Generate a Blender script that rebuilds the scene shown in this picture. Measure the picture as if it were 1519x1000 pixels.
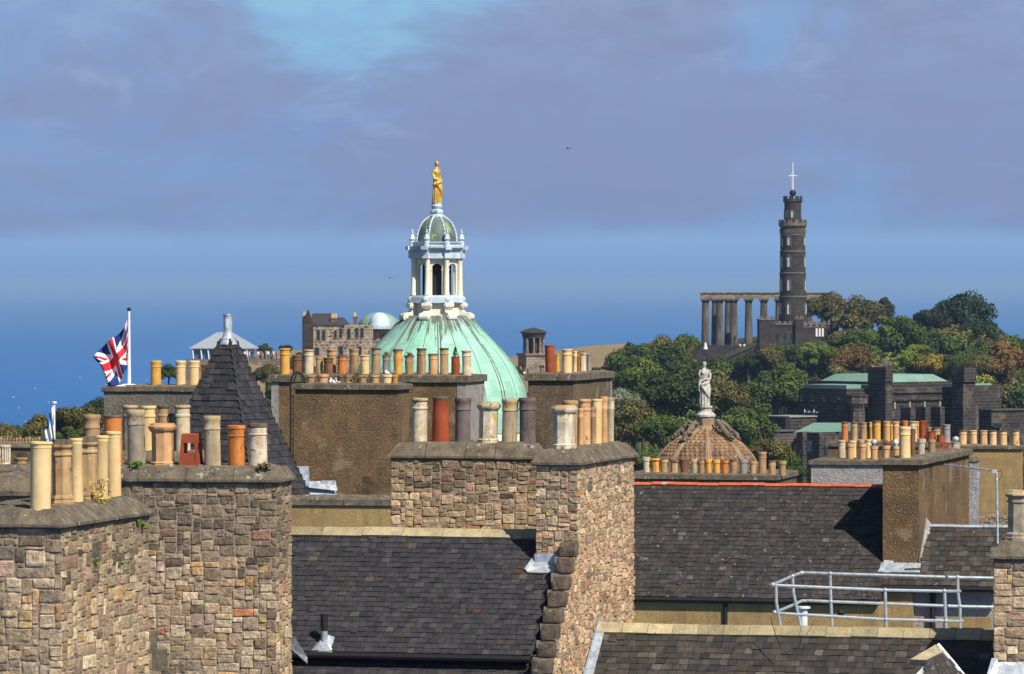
import bpy, bmesh, math, random
from mathutils import Vector, Matrix, noise
R = math.radians
scene = bpy.context.scene
for o in list(bpy.data.objects): bpy.data.objects.remove(o)
# ---------------------------------------------------------------- camera
HAZE = 5.5e-5
F = 7440.0; CX = 759.5; HY = 420.0          # focal length, centre and horizon row, in photo pixels (1519 wide)
cam_d = bpy.data.cameras.new('camera'); cam = bpy.data.objects.new('camera', cam_d)
scene.collection.objects.link(cam); scene.camera = cam
cam.location = (0, 0, 0); cam.rotation_euler = (R(90), 0, 0)
cam_d.sensor_width = 36; cam_d.lens = 36 * F / 1519.0
cam_d.shift_y = -(500 - HY) / 1519.0
cam_d.clip_start = 1; cam_d.clip_end = 400000
# ---------------------------------------------------------------- sun and sky
SUN_AZ, SUN_EL = 38.0, 46.0                  # azimuth: degrees to the right of straight behind the camera
sd = Vector((math.sin(R(SUN_AZ)) * math.cos(R(SUN_EL)), -math.cos(R(SUN_AZ)) * math.cos(R(SUN_EL)), math.sin(R(SUN_EL))))
sun_d = bpy.data.lights.new('sun', 'SUN'); sun_d.energy = 5.0; sun_d.angle = R(0.5); sun_d.color = (1, .93, .82)
sun = bpy.data.objects.new('sun', sun_d); scene.collection.objects.link(sun)
sun.rotation_euler = sd.to_track_quat('Z', 'Y').to_euler()
world = bpy.data.worlds.new('World'); scene.world = world; world.use_nodes = True
EXPO = .3
def L(c): return tuple((x / 255 / 12.92 if x / 255 <= .04045 else ((x / 255 + .055) / 1.055) ** 2.4) for x in c) + (1,)
def nd(nt, t, **k):
    n = nt.nodes.new(t)
    for a, b in k.items():
        if a[0] == '_': n.inputs[int(a[1:])].default_value = b
        else: setattr(n, a, b)
    return n
def world_sky():
    nt = world.node_tree; nt.nodes.clear(); lk = nt.links.new
    out = nd(nt, 'ShaderNodeOutputWorld'); bg = nd(nt, 'ShaderNodeBackground', _1=0.055)
    sky = nd(nt, 'ShaderNodeTexSky', sky_type='NISHITA', sun_disc=False, sun_elevation=R(SUN_EL), sun_rotation=R(180 - SUN_AZ), altitude=100, air_density=1.0, dust_density=.6, ozone_density=2.0)
    tc = nd(nt, 'ShaderNodeTexCoord'); sp = nd(nt, 'ShaderNodeSeparateXYZ'); lk(tc.outputs['Generated'], sp.inputs[0])
    def ramp(stops, sock):
        mr = nd(nt, 'ShaderNodeMapRange'); lk(sock, mr.inputs[0]); mr.inputs[1].default_value = -.02; mr.inputs[2].default_value = .08
        cr = nd(nt, 'ShaderNodeValToRGB'); lk(mr.outputs[0], cr.inputs[0]); el = cr.color_ramp.elements
        el[0].position = 0; el[0].color = L(stops[0][1]); el[1].position = 1; el[1].color = L(stops[-1][1])
        for e, c in stops[1:-1]: el.new((e + .02) / .1).color = L(c)
        return cr.outputs[0]
    def N(loc, sc, scale, det, rg, dist=0):
        mp = nd(nt, 'ShaderNodeMapping'); mp.inputs['Scale'].default_value = sc; mp.inputs['Location'].default_value = loc; lk(tc.outputs['Generated'], mp.inputs[0])
        n = nd(nt, 'ShaderNodeTexNoise'); n.inputs['Scale'].default_value = scale; n.inputs['Detail'].default_value = det; n.inputs['Roughness'].default_value = rg; n.inputs['Distortion'].default_value = dist; lk(mp.outputs[0], n.inputs['Vector']); return n.outputs['Fac']
    def M2(op, x, y=None, z=None):
        m = nd(nt, 'ShaderNodeMath', operation=op)
        for i, q in enumerate((x, y, z)):
            if q is None: continue
            if isinstance(q, (int, float)): m.inputs[i].default_value = q
            else: lk(q, m.inputs[i])
        return m.outputs[0]
    def SS(sock, lo, hi):
        r = nd(nt, 'ShaderNodeMapRange', interpolation_type='SMOOTHSTEP'); lk(sock, r.inputs[0]); r.inputs[1].default_value = lo; r.inputs[2].default_value = hi; return r.outputs[0]
    def MX(f, x, y):
        m = nd(nt, 'ShaderNodeMix', data_type='RGBA')
        if isinstance(f, float): m.inputs[0].default_value = f
        else: lk(f, m.inputs[0])
        for i, q in ((6, x), (7, y)):
            if isinstance(q, tuple): m.inputs[i].default_value = q
            else: lk(q, m.inputs[i])
        return m.outputs[2]
    Z, X_ = sp.outputs['Z'], sp.outputs['X']
    big = N((2.3, .4, .31), (17, 17, 30), 1.0, 8, .56, .6); fine = N((7.7, 3.1, 2.4), (60, 60, 130), 1.0, 6, .6, .4); edge = N((4.1, .9, .2), (26, 26, 60), 1.0, 7, .62, .3)
    ez = M2('ADD', Z, M2('MULTIPLY', M2('SUBTRACT', edge, .5), .012))
    clear = ramp([(-.02, (114, 154, 211)), (.000, (122, 160, 214)), (.004, (128, 165, 217)), (.0085, (140, 174, 219)), (.012, (130, 164, 213)), (.03, (124, 158, 212)), (.055, (134, 170, 216)), (.08, (134, 170, 216))], Z)
    cloud = ramp([(-.02, (124, 146, 188)), (.012, (124, 146, 187)), (.025, (132, 150, 187)), (.045, (140, 157, 193)), (.08, (150, 168, 200))], Z)
    cloud = MX(SS(fine, .35, .7), cloud, L((136, 148, 184)))
    low = SS(M2('ABSOLUTE', M2('SUBTRACT', Z, .016)), .016, .002)
    mask = M2('MULTIPLY', SS(M2('ADD', big, M2('MULTIPLY', low, .10)), .38, .60), SS(ez, .0070, .0135))
    # larger opening left of centre, high up
    dx = M2('DIVIDE', M2('SUBTRACT', X_, -.031), .022); dz = M2('DIVIDE', M2('SUBTRACT', Z, .056), .013)
    dd = M2('ADD', M2('MULTIPLY', dx, dx), M2('MULTIPLY', dz, dz)); hole = SS(M2('ADD', dd, M2('MULTIPLY', M2('SUBTRACT', edge, .5), -9.0)), 2.2, -.9)
    mask = M2('MULTIPLY', mask, M2('SUBTRACT', 1.0, M2('MULTIPLY', hole, .9)))
    clear = MX(M2('MULTIPLY', hole, .9), clear, L((146, 198, 228)))
    cloud = MX(M2('MULTIPLY', SS(M2('ADD', M2('MULTIPLY', big, -.6), M2('MULTIPLY', edge, 1.1)), .24, .42), SS(Z, .016, .04)), cloud, L((154, 172, 206)))
    mask = M2('MULTIPLY', mask, .92)
    mxh_ = MX(mask, clear, cloud)
    class _O: pass
    mxh = _O(); mxh.outputs = [None, None, mxh_]
    sc = nd(nt, 'ShaderNodeVectorMath', operation='SCALE'); lk(mxh.outputs[2], sc.inputs[0]); sc.inputs['Scale'].default_value = 1 / (.055 * 2 ** EXPO)
    fr = nd(nt, 'ShaderNodeMapRange'); lk(sp.outputs['Z'], fr.inputs[0]); fr.inputs[1].default_value = .08; fr.inputs[2].default_value = .35
    fin = nd(nt, 'ShaderNodeMix', data_type='RGBA'); lk(fr.outputs[0], fin.inputs[0]); lk(sc.outputs[0], fin.inputs[6]); lk(sky.outputs[0], fin.inputs[7])
    lk(fin.outputs[2], bg.inputs[0]); lk(bg.outputs[0], out.inputs[0])
world_sky()
vs = scene.view_settings; vs.view_transform = 'Standard'; vs.look = 'None'; vs.exposure = EXPO; vs.gamma = 1
# ---------------------------------------------------------------- helpers
col = scene.collection
def W(px, py, D): return Vector(((px - CX) / F * D, D, (HY - py) / F * D))
def tag(o, label=None, cat=None, group=None, kind=None):
    if label: o['label'] = label
    if cat: o['category'] = cat
    if group: o['group'] = group
    if kind: o['kind'] = kind
    return o
def thing(name, label, cat, loc=(0, 0, 0), rz=0, group=None):
    o = bpy.data.objects.new(name, None); col.objects.link(o); o.empty_display_size = .2
    o.location = loc; o.rotation_euler = (0, 0, rz)
    return tag(o, label, cat, group)
class MB:
    def __init__(s, k=1.0, M=None): s.v = []; s.f = []; s.m = []; s.c = []; s.k = k; s.M = M; s.ci = 0; s.cc = (1, 1, 1)
    def add(s, vs, fs):
        b = len(s.v)
        for p in vs:
            p = Vector(p) * s.k
            if s.M is not None: p = s.M @ p
            s.v.append(p)
        for f in fs: s.f.append(tuple(b + i for i in f)); s.m.append(s.ci); s.c.append(s.cc)
    def box(s, x0, x1, y0, y1, z0, z1):
        s.add([(x0, y0, z0), (x1, y0, z0), (x1, y1, z0), (x0, y1, z0), (x0, y0, z1), (x1, y0, z1), (x1, y1, z1), (x0, y1, z1)],
              [(0, 3, 2, 1), (4, 5, 6, 7), (0, 1, 5, 4), (1, 2, 6, 5), (2, 3, 7, 6), (3, 0, 4, 7)])
    def frus(s, b, t, z0, z1):      # b,t = (x0,x1,y0,y1)
        s.add([(b[0], b[2], z0), (b[1], b[2], z0), (b[1], b[3], z0), (b[0], b[3], z0), (t[0], t[2], z1), (t[1], t[2], z1), (t[1], t[3], z1), (t[0], t[3], z1)],
              [(0, 3, 2, 1), (4, 5, 6, 7), (0, 1, 5, 4), (1, 2, 6, 5), (2, 3, 7, 6), (3, 0, 4, 7)])
    def lathe(s, prof, n=24, c=(0, 0, 0), ph=0, cap0=False, cap1=False, a0=0, a1=2 * math.pi):
        full = abs(a1 - a0 - 2 * math.pi) < 1e-6; m = n if full else n + 1
        vs = [(c[0] + r * math.cos(a0 + (a1 - a0) * i / n + ph), c[1] + r * math.sin(a0 + (a1 - a0) * i / n + ph), c[2] + z) for r, z in prof for i in range(m)]
        fs = []
        for j in range(len(prof) - 1):
            for i in range(n):
                i2 = (i + 1) % m
                fs.append((j * m + i, j * m + i2, (j + 1) * m + i2, (j + 1) * m + i))
        if cap0: fs.append(tuple(range(m))[::-1])
        if cap1: fs.append(tuple((len(prof) - 1) * m + i for i in range(m)))
        s.add(vs, fs)
    def prism(s, poly, y0, y1):     # poly of (x,z), extruded along y
        n = len(poly)
        s.add([(x, y0, z) for x, z in poly] + [(x, y1, z) for x, z in poly], [tuple(range(n)), tuple(range(2 * n - 1, n - 1, -1))] + [(i, n + i, n + (i + 1) % n, (i + 1) % n) for i in range(n)])
    def prismz(s, poly, z0, z1):
        n = len(poly)
        s.add([(x, y, z0) for x, y in poly] + [(x, y, z1) for x, y in poly], [tuple(range(n))[::-1], tuple(range(n, 2 * n))] + [(i, (i + 1) % n, n + (i + 1) % n, n + i) for i in range(n)])
    def tube(s, pts, r, n=8):
        pts = [Vector(p) for p in pts]; rs = r if isinstance(r, (list, tuple)) else [r] * len(pts)
        vs = []; up = Vector((0, 0, 1)); prev = None
        for i, p in enumerate(pts):
            d = (pts[min(i + 1, len(pts) - 1)] - pts[max(i - 1, 0)]).normalized()
            if prev is None:
                a = d.cross(up)
                if a.length < .05: a = d.cross(Vector((0, 1, 0)))
            else: a = prev - d * prev.dot(d)
            a.normalize(); prev = a; b = d.cross(a)
            for k in range(n):
                t = 2 * math.pi * k / n; vs.append(p + (a * math.cos(t) + b * math.sin(t)) * rs[i])
        fs = [(i * n + k, i * n + (k + 1) % n, (i + 1) * n + (k + 1) % n, (i + 1) * n + k) for i in range(len(pts) - 1) for k in range(n)]
        fs += [tuple(range(n))[::-1], tuple((len(pts) - 1) * n + k for k in range(n))]
        s.add(vs, fs)
    def ball(s, c, r, n=12, sq=1.0):
        s.lathe([(max(r * math.sin(math.pi * j / n), 1e-4), -r * sq * math.cos(math.pi * j / n)) for j in range(n + 1)], n * 2, c)
    def mesh(s, name, mats, smooth=False):
        me = bpy.data.meshes.new(name); me.from_pydata([tuple(p) for p in s.v], [], s.f)
        for m in (mats if isinstance(mats, (list, tuple)) else [mats]): me.materials.append(m)
        me.polygons.foreach_set('material_index', s.m)
        if True:
            at = me.color_attributes.new('Col', 'FLOAT_COLOR', 'CORNER'); buf = []
            for f, c in zip(s.f, s.c): buf += [c[0], c[1], c[2], 1.0] * len(f)
            at.data.foreach_set('color', buf)
        if smooth is True: me.polygons.foreach_set('use_smooth', [True] * len(me.polygons))
        me.validate(); me.update()
        bm = bmesh.new(); bm.from_mesh(me); bmesh.ops.recalc_face_normals(bm, faces=bm.faces)
        if smooth == 'auto':
            for e in bm.edges:
                if len(e.link_faces) == 2 and e.calc_face_angle(0) > .6: e.smooth = False
            for f in bm.faces: f.smooth = True
        bm.to_mesh(me); bm.free()
        return me
    def build(s, name, mats, parent=None, loc=None, smooth=False, rz=0):
        o = bpy.data.objects.new(name, s.mesh(name, mats, smooth)); col.objects.link(o)
        if parent: o.parent = parent
        if loc is not None: o.location = loc
        if rz: o.rotation_euler = (0, 0, rz)
        return o
# ---------------------------------------------------------------- materials
def mk(name, c1, c2=None, sc=4, rough=.9, bump=.3, bsc=25, attr=False, spots=(), metallic=0, st=(1, 1, 1), bdist=.02, spec=.3, lo=.35, hi=.65, streak=None, fine=0):
    m = bpy.data.materials.new(name); m.use_nodes = True; nt = m.node_tree; nt.nodes.clear(); lk = nt.links.new
    out = nd(nt, 'ShaderNodeOutputMaterial'); p = nd(nt, 'ShaderNodeBsdfPrincipled'); lk(p.outputs[0], out.inputs[0])
    p.inputs['Roughness'].default_value = rough; p.inputs['Metallic'].default_value = metallic; p.inputs['Specular IOR Level'].default_value = spec
    tc = nd(nt, 'ShaderNodeTexCoord'); oi = nd(nt, 'ShaderNodeObjectInfo'); ml = nd(nt, 'ShaderNodeMath', operation='MULTIPLY'); ml.inputs[1].default_value = 57; lk(oi.outputs['Random'], ml.inputs[0])
    av = nd(nt, 'ShaderNodeVectorMath', operation='ADD'); lk(tc.outputs['Object'], av.inputs[0]); lk(ml.outputs[0], av.inputs[1]); vec = av.outputs[0]
    def noi(scale, det=5, rg=.6, stv=(1, 1, 1)):
        mp = nd(nt, 'ShaderNodeMapping'); mp.inputs['Scale'].default_value = stv; lk(vec, mp.inputs[0])
        n = nd(nt, 'ShaderNodeTexNoise'); n.inputs['Scale'].default_value = scale; n.inputs['Detail'].default_value = det; n.inputs['Roughness'].default_value = rg; lk(mp.outputs[0], n.inputs['Vector']); return n
    def rng(sock, a, b, c=0, d=1):
        r = nd(nt, 'ShaderNodeMapRange'); lk(sock, r.inputs[0]); r.inputs[1].default_value = a; r.inputs[2].default_value = b; r.inputs[3].default_value = c; r.inputs[4].default_value = d; return r.outputs[0]
    c2 = c2 or tuple(x * .75 for x in c1)
    mx = nd(nt, 'ShaderNodeMix', data_type='RGBA'); lk(rng(noi(sc, 5, .62, st).outputs['Fac'], lo, hi), mx.inputs[0]); mx.inputs[6].default_value = (*c1, 1); mx.inputs[7].default_value = (*c2, 1); cs = mx.outputs[2]
    def blend(f, c, typ='MIX', sock=None):
        nonlocal cs
        x = nd(nt, 'ShaderNodeMix', data_type='RGBA', blend_type=typ)
        if isinstance(f, float): x.inputs[0].default_value = f
        else: lk(f, x.inputs[0])
        lk(cs, x.inputs[6])
        if sock: lk(sock, x.inputs[7])
        else: x.inputs[7].default_value = (*c, 1)
        cs = x.outputs[2]
    if attr:
        at = nd(nt, 'ShaderNodeAttribute', attribute_name='Col'); blend(1.0, None, 'MULTIPLY', at.outputs['Color'])
    if fine:    # gritty aggregate speckle
        v = noi(fine, 2, .8); blend(rng(v.outputs['Fac'], .40, .30, 0, .75), (c1[0] * .22, c1[1] * .22, c1[2] * .22)); blend(rng(v.outputs['Fac'], .60, .72, 0, .6), (min(1, c1[0] * 2.6 + .05), min(1, c1[1] * 2.6 + .05), min(1, c1[2] * 2.8 + .06)))
    if streak:  # colour, amount: rain streaks running down
        n = noi(5, 4, .6, (1, 1, .12)); blend(rng(n.outputs['Fac'], .5, .72, 0, streak[1]), streak[0])
    for c, s_, th in spots:
        n = noi(s_, 3, .6); blend(rng(n.outputs['Fac'], th, th + .05), c)
    lk(cs, p.inputs['Base Color'])
    if bump:
        b = nd(nt, 'ShaderNodeBump'); b.inputs['Strength'].default_value = bump; b.inputs['Distance'].default_value = bdist
        lk(noi(bsc, 4, .65).outputs['Fac'], b.inputs['Height']); lk(b.outputs[0], p.inputs['Normal'])
    return m
def brickmat(name, c1, c2, mort, bw, bh, ms=.02, rough=.9, spots=(), scale=1.0):
    m = mk(name, c1, c2, 1.2, rough, 0, spots=spots); nt = m.node_tree; lk = nt.links.new
    p = [n for n in nt.nodes if n.type == 'BSDF_PRINCIPLED'][0]; src = p.inputs['Base Color'].links[0].from_socket
    tc = nd(nt, 'ShaderNodeTexCoord'); sp = nd(nt, 'ShaderNodeSeparateXYZ'); lk(tc.outputs['Object'], sp.inputs[0])
    a = nd(nt, 'ShaderNodeMath', operation='ADD'); lk(sp.outputs[0], a.inputs[0]); lk(sp.outputs[1], a.inputs[1])
    cb = nd(nt, 'ShaderNodeCombineXYZ'); lk(a.outputs[0], cb.inputs[0]); lk(sp.outputs[2], cb.inputs[1])
    b = nd(nt, 'ShaderNodeTexBrick'); lk(cb.outputs[0], b.inputs['Vector']); b.inputs['Scale'].default_value = scale
    b.inputs['Brick Width'].default_value = bw; b.inputs['Row Height'].default_value = bh; b.inputs['Mortar Size'].default_value = ms; b.inputs['Bias'].default_value = 0
    b.inputs['Color1'].default_value = (1, 1, 1, 1); b.inputs['Color2'].default_value = (.55, .5, .45, 1); b.inputs['Mortar'].default_value = (1, 1, 1, 1)
    m1 = nd(nt, 'ShaderNodeMix', data_type='RGBA', blend_type='MULTIPLY'); m1.inputs[0].default_value = 1; lk(src, m1.inputs[6]); lk(b.outputs['Color'], m1.inputs[7])
    m2 = nd(nt, 'ShaderNodeMix', data_type='RGBA'); lk(b.outputs['Fac'], m2.inputs[0]); lk(m1.outputs[2], m2.inputs[6]); m2.inputs[7].default_value = (*mort, 1)
    lk(m2.outputs[2], p.inputs['Base Color']); return m
MS = {}
MS['stone'] = mk('rubble_stone', (1.36, 1.24, 1.06), (.64, .58, .50), 14, .92, 1.0, 26, attr=True, spots=(((.05, .045, .04), 14, .70),), bdist=.03)
MS['mortar'] = mk('lime_mortar', (.36, .275, .20), (.25, .19, .135), 12, .95, .7, 40)
MS['cope'] = mk('weathered_cope', (.185, .150, .102), (.085, .07, .052), 5, .93, .7, 30, spots=(((.33, .30, .22), 7, .63), ((.36, .20, .04), 9, .72), ((.03, .028, .025), 8, .66)), fine=45, streak=((.05, .045, .04), .5))
MS['cope_pale'] = mk('sandstone_ridge', (.44, .37, .22), (.28, .235, .15), 5, .93, .5, 30, attr=True, spots=(((.10, .09, .065), 9, .66),), fine=60)
MS['slate'] = mk('slate', (.72, .70, .68), (.36, .355, .36), 7, .62, .4, 40, attr=True, spots=(((.26, .26, .24), 16, .74),), spec=.45, st=(1, 1, .5))
MS['slate_lichen'] = mk('lichened_slate', (.74, .71, .68), (.36, .36, .36), 6, .7, .4, 40, attr=True, spots=(((.20, .19, .17), 9, .655), ((.08, .06, .02), 5, .68)), spec=.4)
MS['slate_plain'] = mk('plain_slate', (.055, .052, .056), (.035, .034, .038), 7, .7, .4, 40)
MS['harl'] = mk('brown_harling', (.235, .145, .068), (.13, .085, .046), 1.6, .97, 1, 28, spots=(((.27, .19, .11), 1.3, .62), ((.085, .06, .038), 1.0, .63)), fine=26, bdist=.05, streak=((.09, .075, .055), .55))
MS['harl_dark'] = mk('dark_harling', (.19, .135, .078), (.12, .09, .06), 2.5, .97, 1, 28, spots=(((.24, .18, .115), 1.3, .62), ((.075, .058, .042), 1.0, .62)), fine=24, bdist=.05, streak=((.06, .05, .04), .6))
MS['harl_grey'] = mk('grey_harling', (.20, .175, .14), (.135, .12, .10), 2.5, .97, 1, 28, fine=24, bdist=.05, streak=((.06, .055, .05), .6))
MS['harl_pale'] = mk('pale_harling', (.42, .40, .38), (.28, .26, .25), 2.5, .97, 1, 28, fine=24, bdist=.05)
MS['harl_pink'] = mk('pink_harling', (.46, .37, .32), (.36, .28, .24), 3, .97, 1, 30, fine=24, bdist=.05)
MS['ochre'] = mk('ochre_render', (.36, .25, .10), (.27, .18, .08), 3, .95, .5, 25, streak=((.14, .10, .05), .5), fine=50)
MS['cement'] = mk('cement_band', (.34, .32, .29), (.22, .20, .18), 6, .95, .5, 30, spots=(((.10, .09, .08), 8, .64),))
MS['lead'] = mk('lead_flashing', (.47, .51, .55), (.27, .31, .35), 9, .5, .4, 12, metallic=.25, spec=.5, spots=(((.62, .66, .68), 7, .60),))
MS['dark'] = mk('dark_metal', (.012, .012, .014), (.02, .018, .016), 8, .6, .2, 30)
MS['soot'] = mk('sooty_inside', (.012, .010, .009), (.02, .018, .015), 8, 1, .3, 30)
MS['rail'] = mk('galvanised_rail', (.44, .50, .54), (.28, .33, .37), 14, .45, .1, 30, metallic=.3, spec=.5)
MS['white'] = mk('white_paint', (.80, .80, .79), (.66, .67, .68), 6, .5, .1, 30)
MS['glass'] = mk('window_glass', (.015, .02, .026), (.03, .035, .04), 3, .25, 0, 10, spec=.4)
MS['rtile'] = mk('orange_ridge_tile', (.62, .13, .04), (.42, .10, .045), 12, .85, .5, 30, spots=(((.50, .38, .32), 4, .60),))
# chimney-pot clays
POT = {}
lich = (((.52, .26, .02), 12, .60), ((.07, .055, .045), 9, .66))
def pm(n, c, d, sp=None, streak=None): POT[n] = mk(n + '_clay', c, d, 5, .8, .25, 40, spots=sp or (((c[0] * .3, c[1] * .3, c[2] * .3), 7, .655), ((min(.7, c[0] * 1.5), min(.6, c[1] * 1.6), min(.5, c[2] * 1.8)), 10, .69)), streak=streak or ((c[0] * .40, c[1] * .36, c[2] * .34), .85))
pm('cream', (.74, .55, .28), (.62, .43, .19), sp=(((.50, .24, .06), 4, .72),), streak=((.55, .33, .12), .4))
pm('pale', (.66, .56, .38), (.46, .36, .22)); pm('buff', (.52, .35, .17), (.36, .22, .10)); pm('tan', (.42, .27, .14), (.29, .18, .09))
pm('yellow', (.70, .36, .07), (.54, .27, .06)); pm('orange', (.60, .21, .045), (.42, .14, .035)); pm('red', (.36, .075, .025), (.23, .05, .02))
pm('brown', (.22, .10, .05), (.14, .065, .035)); pm('grey', (.36, .32, .28), (.20, .175, .16)); pm('mauve', (.20, .16, .15), (.12, .095, .095)); pm('peach', (.64, .37, .18), (.47, .26, .11)); pm('apricot', (.74, .48, .24), (.60, .37, .17))
pm('lichen', (.40, .35, .25), (.19, .17, .13), sp=lich); pm('white', (.72, .63, .46), (.42, .36, .27), sp=lich); pm('sand', (.54, .44, .28), (.36, .285, .185), sp=lich); pm('black', (.018, .018, .022), (.03, .03, .035))
# ---------------------------------------------------------------- generators
PAL = {'mix': [((.40, .32, .22), 6), ((.31, .26, .195), 5), ((.35, .265, .18), 5), ((.40, .27, .14), .7), ((.38, .27, .21), 2.2), ((.24, .185, .13), 2), ((.15, .12, .095), .6), ((.38, .16, .07), .3), ((.40, .30, .15), 1.2), ((.52, .43, .31), 3.5)],
       'dark': [((.17, .14, .105), 5), ((.23, .185, .135), 5), ((.13, .11, .088), 4), ((.29, .23, .16), 3), ((.085, .075, .065), 1), ((.25, .14, .11), .8)],
       'pink': [((.48, .36, .25), 5), ((.42, .285, .20), 4), ((.32, .25, .19), 3), ((.46, .31, .17), 1.2), ((.55, .44, .31), 4), ((.22, .17, .14), 1), ((.38, .19, .12), .4)],
       'slate': [((.058, .057, .063), 9), ((.070, .068, .074), 6), ((.047, .047, .054), 5), ((.086, .082, .082), 1.4), ((.090, .070, .058), 1.2), ((.13, .115, .09), .3), ((.12, .06, .04), .05)],
       'slate_brown': [((.066, .059, .057), 9), ((.078, .068, .064), 6), ((.054, .049, .051), 5), ((.095, .084, .078), 1.4), ((.090, .068, .056), 1.5), ((.16, .15, .13), .3)],
       'slate_weather': [((.075, .066, .058), 6), ((.095, .082, .070), 6), ((.060, .053, .048), 4), ((.125, .11, .093), 2), ((.10, .075, .055), 1.6), ((.19, .17, .14), .5)]}
def pick(rg, pal):
    t = rg.random() * sum(w for _, w in pal)
    for c, w in pal:
        t -= w
        if t <= 0: break
    k = rg.uniform(.84, 1.18); return tuple(x * k for x in c)
def rubble(mb, O, U, N, Wd, H, seed, pal='mix', pal_top=None, top_frac=.3, ch=(.09, .20), cw=(.13, .40), proud=.014):
    rg = random.Random(seed); O = Vector(O); U = Vector(U).normalized(); N = Vector(N).normalized(); Z = Vector((0, 0, 1)); v = 0
    def stone(u0, u1, v0, v1, quoin=False):
        j = .0035; u0 += j; u1 -= j; v0 += j; v1 -= j
        if u1 - u0 < .03 or v1 - v0 < .03: return
        f = (v0 + v1) / 2 / H; pl = PAL[pal]
        if pal_top and f + rg.uniform(-.12, .12) > 1 - top_frac: pl = PAL[pal_top]
        lum = rg.uniform(.82, 1.22); mb.cc = tuple(1.13 * (.9 * a_ * lum + .1 * b_) for a_, b_ in zip(pick(rg, pl), (.28, .225, .165))); nu, nv = 6, 5; uc, vc = (u0 + u1) / 2, (v0 + v1) / 2; hu, hv = (u1 - u0) / 2, (v1 - v0) / 2
        off = Vector((rg.uniform(0, 99), rg.uniform(0, 99), 0)); pr = proud * rg.uniform(.5, 1.3); tx, ty = rg.uniform(-.35, .35), rg.uniform(-.35, .35); vs = []
        sk = rg.uniform(-.06, .06)
        for b in range(nv + 1):
            for a in range(nu + 1):
                p, q = a / nu * 2 - 1, b / nv * 2 - 1
                p = math.copysign(abs(p) ** .38, p); q = math.copysign(abs(q) ** .38, q)
                e = max(abs(p), abs(q)); h = pr * (1 - e ** 14) * (1 + tx * p + ty * q)
                uu = uc + hu * p * (1 - .035 * abs(q) ** 4) + sk * hv * q * .5; vv = vc + hv * q * (1 - .045 * abs(p) ** 4) + sk * hu * p * .3
                nz = noise.noise(Vector((uu * 13, vv * 13, 0)) + off) * .022 + noise.noise(Vector((uu * 34, vv * 34, 0)) + off) * .008
                if e < .98: h += nz
                if e >= .98: uu += nz * .5; vv += nz * .5; h = -.006
                vs.append(O + U * uu + Z * vv + N * h)
        mb.add(vs, [(b * (nu + 1) + a, b * (nu + 1) + a + 1, (b + 1) * (nu + 1) + a + 1, (b + 1) * (nu + 1) + a) for b in range(nv) for a in range(nu)])
    cu, cv = sum(cw) / 2 / 6.3, sum(ch) / 2 / 3.8; nU, nV = max(2, round(Wd / cu)), max(2, round(H / cv)); cu, cv = Wd / nU, H / nV; used = [[False] * nU for _ in range(nV)]
    ju = [[(rg.uniform(-.25, .25) * cu if 0 < i < nU else 0, rg.uniform(-.22, .22) * cv if 0 < j < nV else 0) for i in range(nU + 1)] for j in range(nV + 1)]
    for j in range(nV):
        for i in range(nU):
            if used[j][i]: continue
            w = rg.choice((3, 4, 4, 5, 5, 6, 6, 7, 8, 9)); h = rg.choice((1, 2, 2, 3, 3, 3, 4, 4, 5))
            if h >= 4: w = max(w, 5)
            q = 1
            while q < w and i + q < nU and not used[j][i + q]: q += 1
            w = q
            if i + w < nU and not used[j][i + w] and (i + w + 1 >= nU or used[j][i + w + 1]): w += 1
            h = min(h, nV - j)
            if j + h == nV - 1: h += 1
            for b_ in range(j, j + h):
                for a_ in range(i, i + w): used[b_][a_] = True
            stone(i * cu + ju[j][i][0], (i + w) * cu + ju[j][min(i + w, nU)][0], j * cv + ju[j][i][1] * .6, (j + h) * cv + ju[min(j + h, nV)][i][1] * .6)
    mb.cc = (1, 1, 1)
def slates(mb, O, U, V, Wd, Ls, sw, sh, pal, seed, clip=None, lift=.012, fade=None):
    rg = random.Random(seed); O = Vector(O); U = Vector(U).normalized(); V = Vector(V).normalized(); N = U.cross(V).normalized(); n = int(Ls / sh) + 1
    for k in range(n):
        v0 = k * sh; v1 = min(v0 + sh * 1.25, Ls + .01); a, b = (0, Wd) if not clip else clip(v0)
        if b - a < .02: continue
        u = a - rg.uniform(0, 1) * sw
        while u < b:
            w = sw * rg.uniform(.75, 1.3); x0, x1 = max(u, a), min(u + w, b); u += w; slip = rg.random()
            if x1 - x0 < .012: continue
            mb.cc = pick(rg, PAL[pal]); g = .0035; l = lift * rg.uniform(.6, 1.7); l2 = l * rg.uniform(.75, 1.25); d0 = rg.uniform(-.05, .05) * sh; d1 = d0 + rg.uniform(-.03, .03) * sh
            if slip < .025: d0 -= sh * .35; d1 -= sh * rg.uniform(.2, .5); l += .01
            vs = [O + U * (x0 + g) + V * (v0 + d0) + N * l, O + U * (x1 - g) + V * (v0 + d1) + N * l2, O + U * (x1 - g) + V * v1 + N * .002, O + U * (x0 + g) + V * v1 + N * .002]
            vs += [O + U * (x0 + g) + V * (v0 + d0), O + U * (x1 - g) + V * (v0 + d1)]
            mb.add(vs, [(0, 1, 2, 3), (4, 5, 1, 0), (4, 0, 3), (5, 2, 1)])
    mb.cc = (1, 1, 1)
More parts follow.
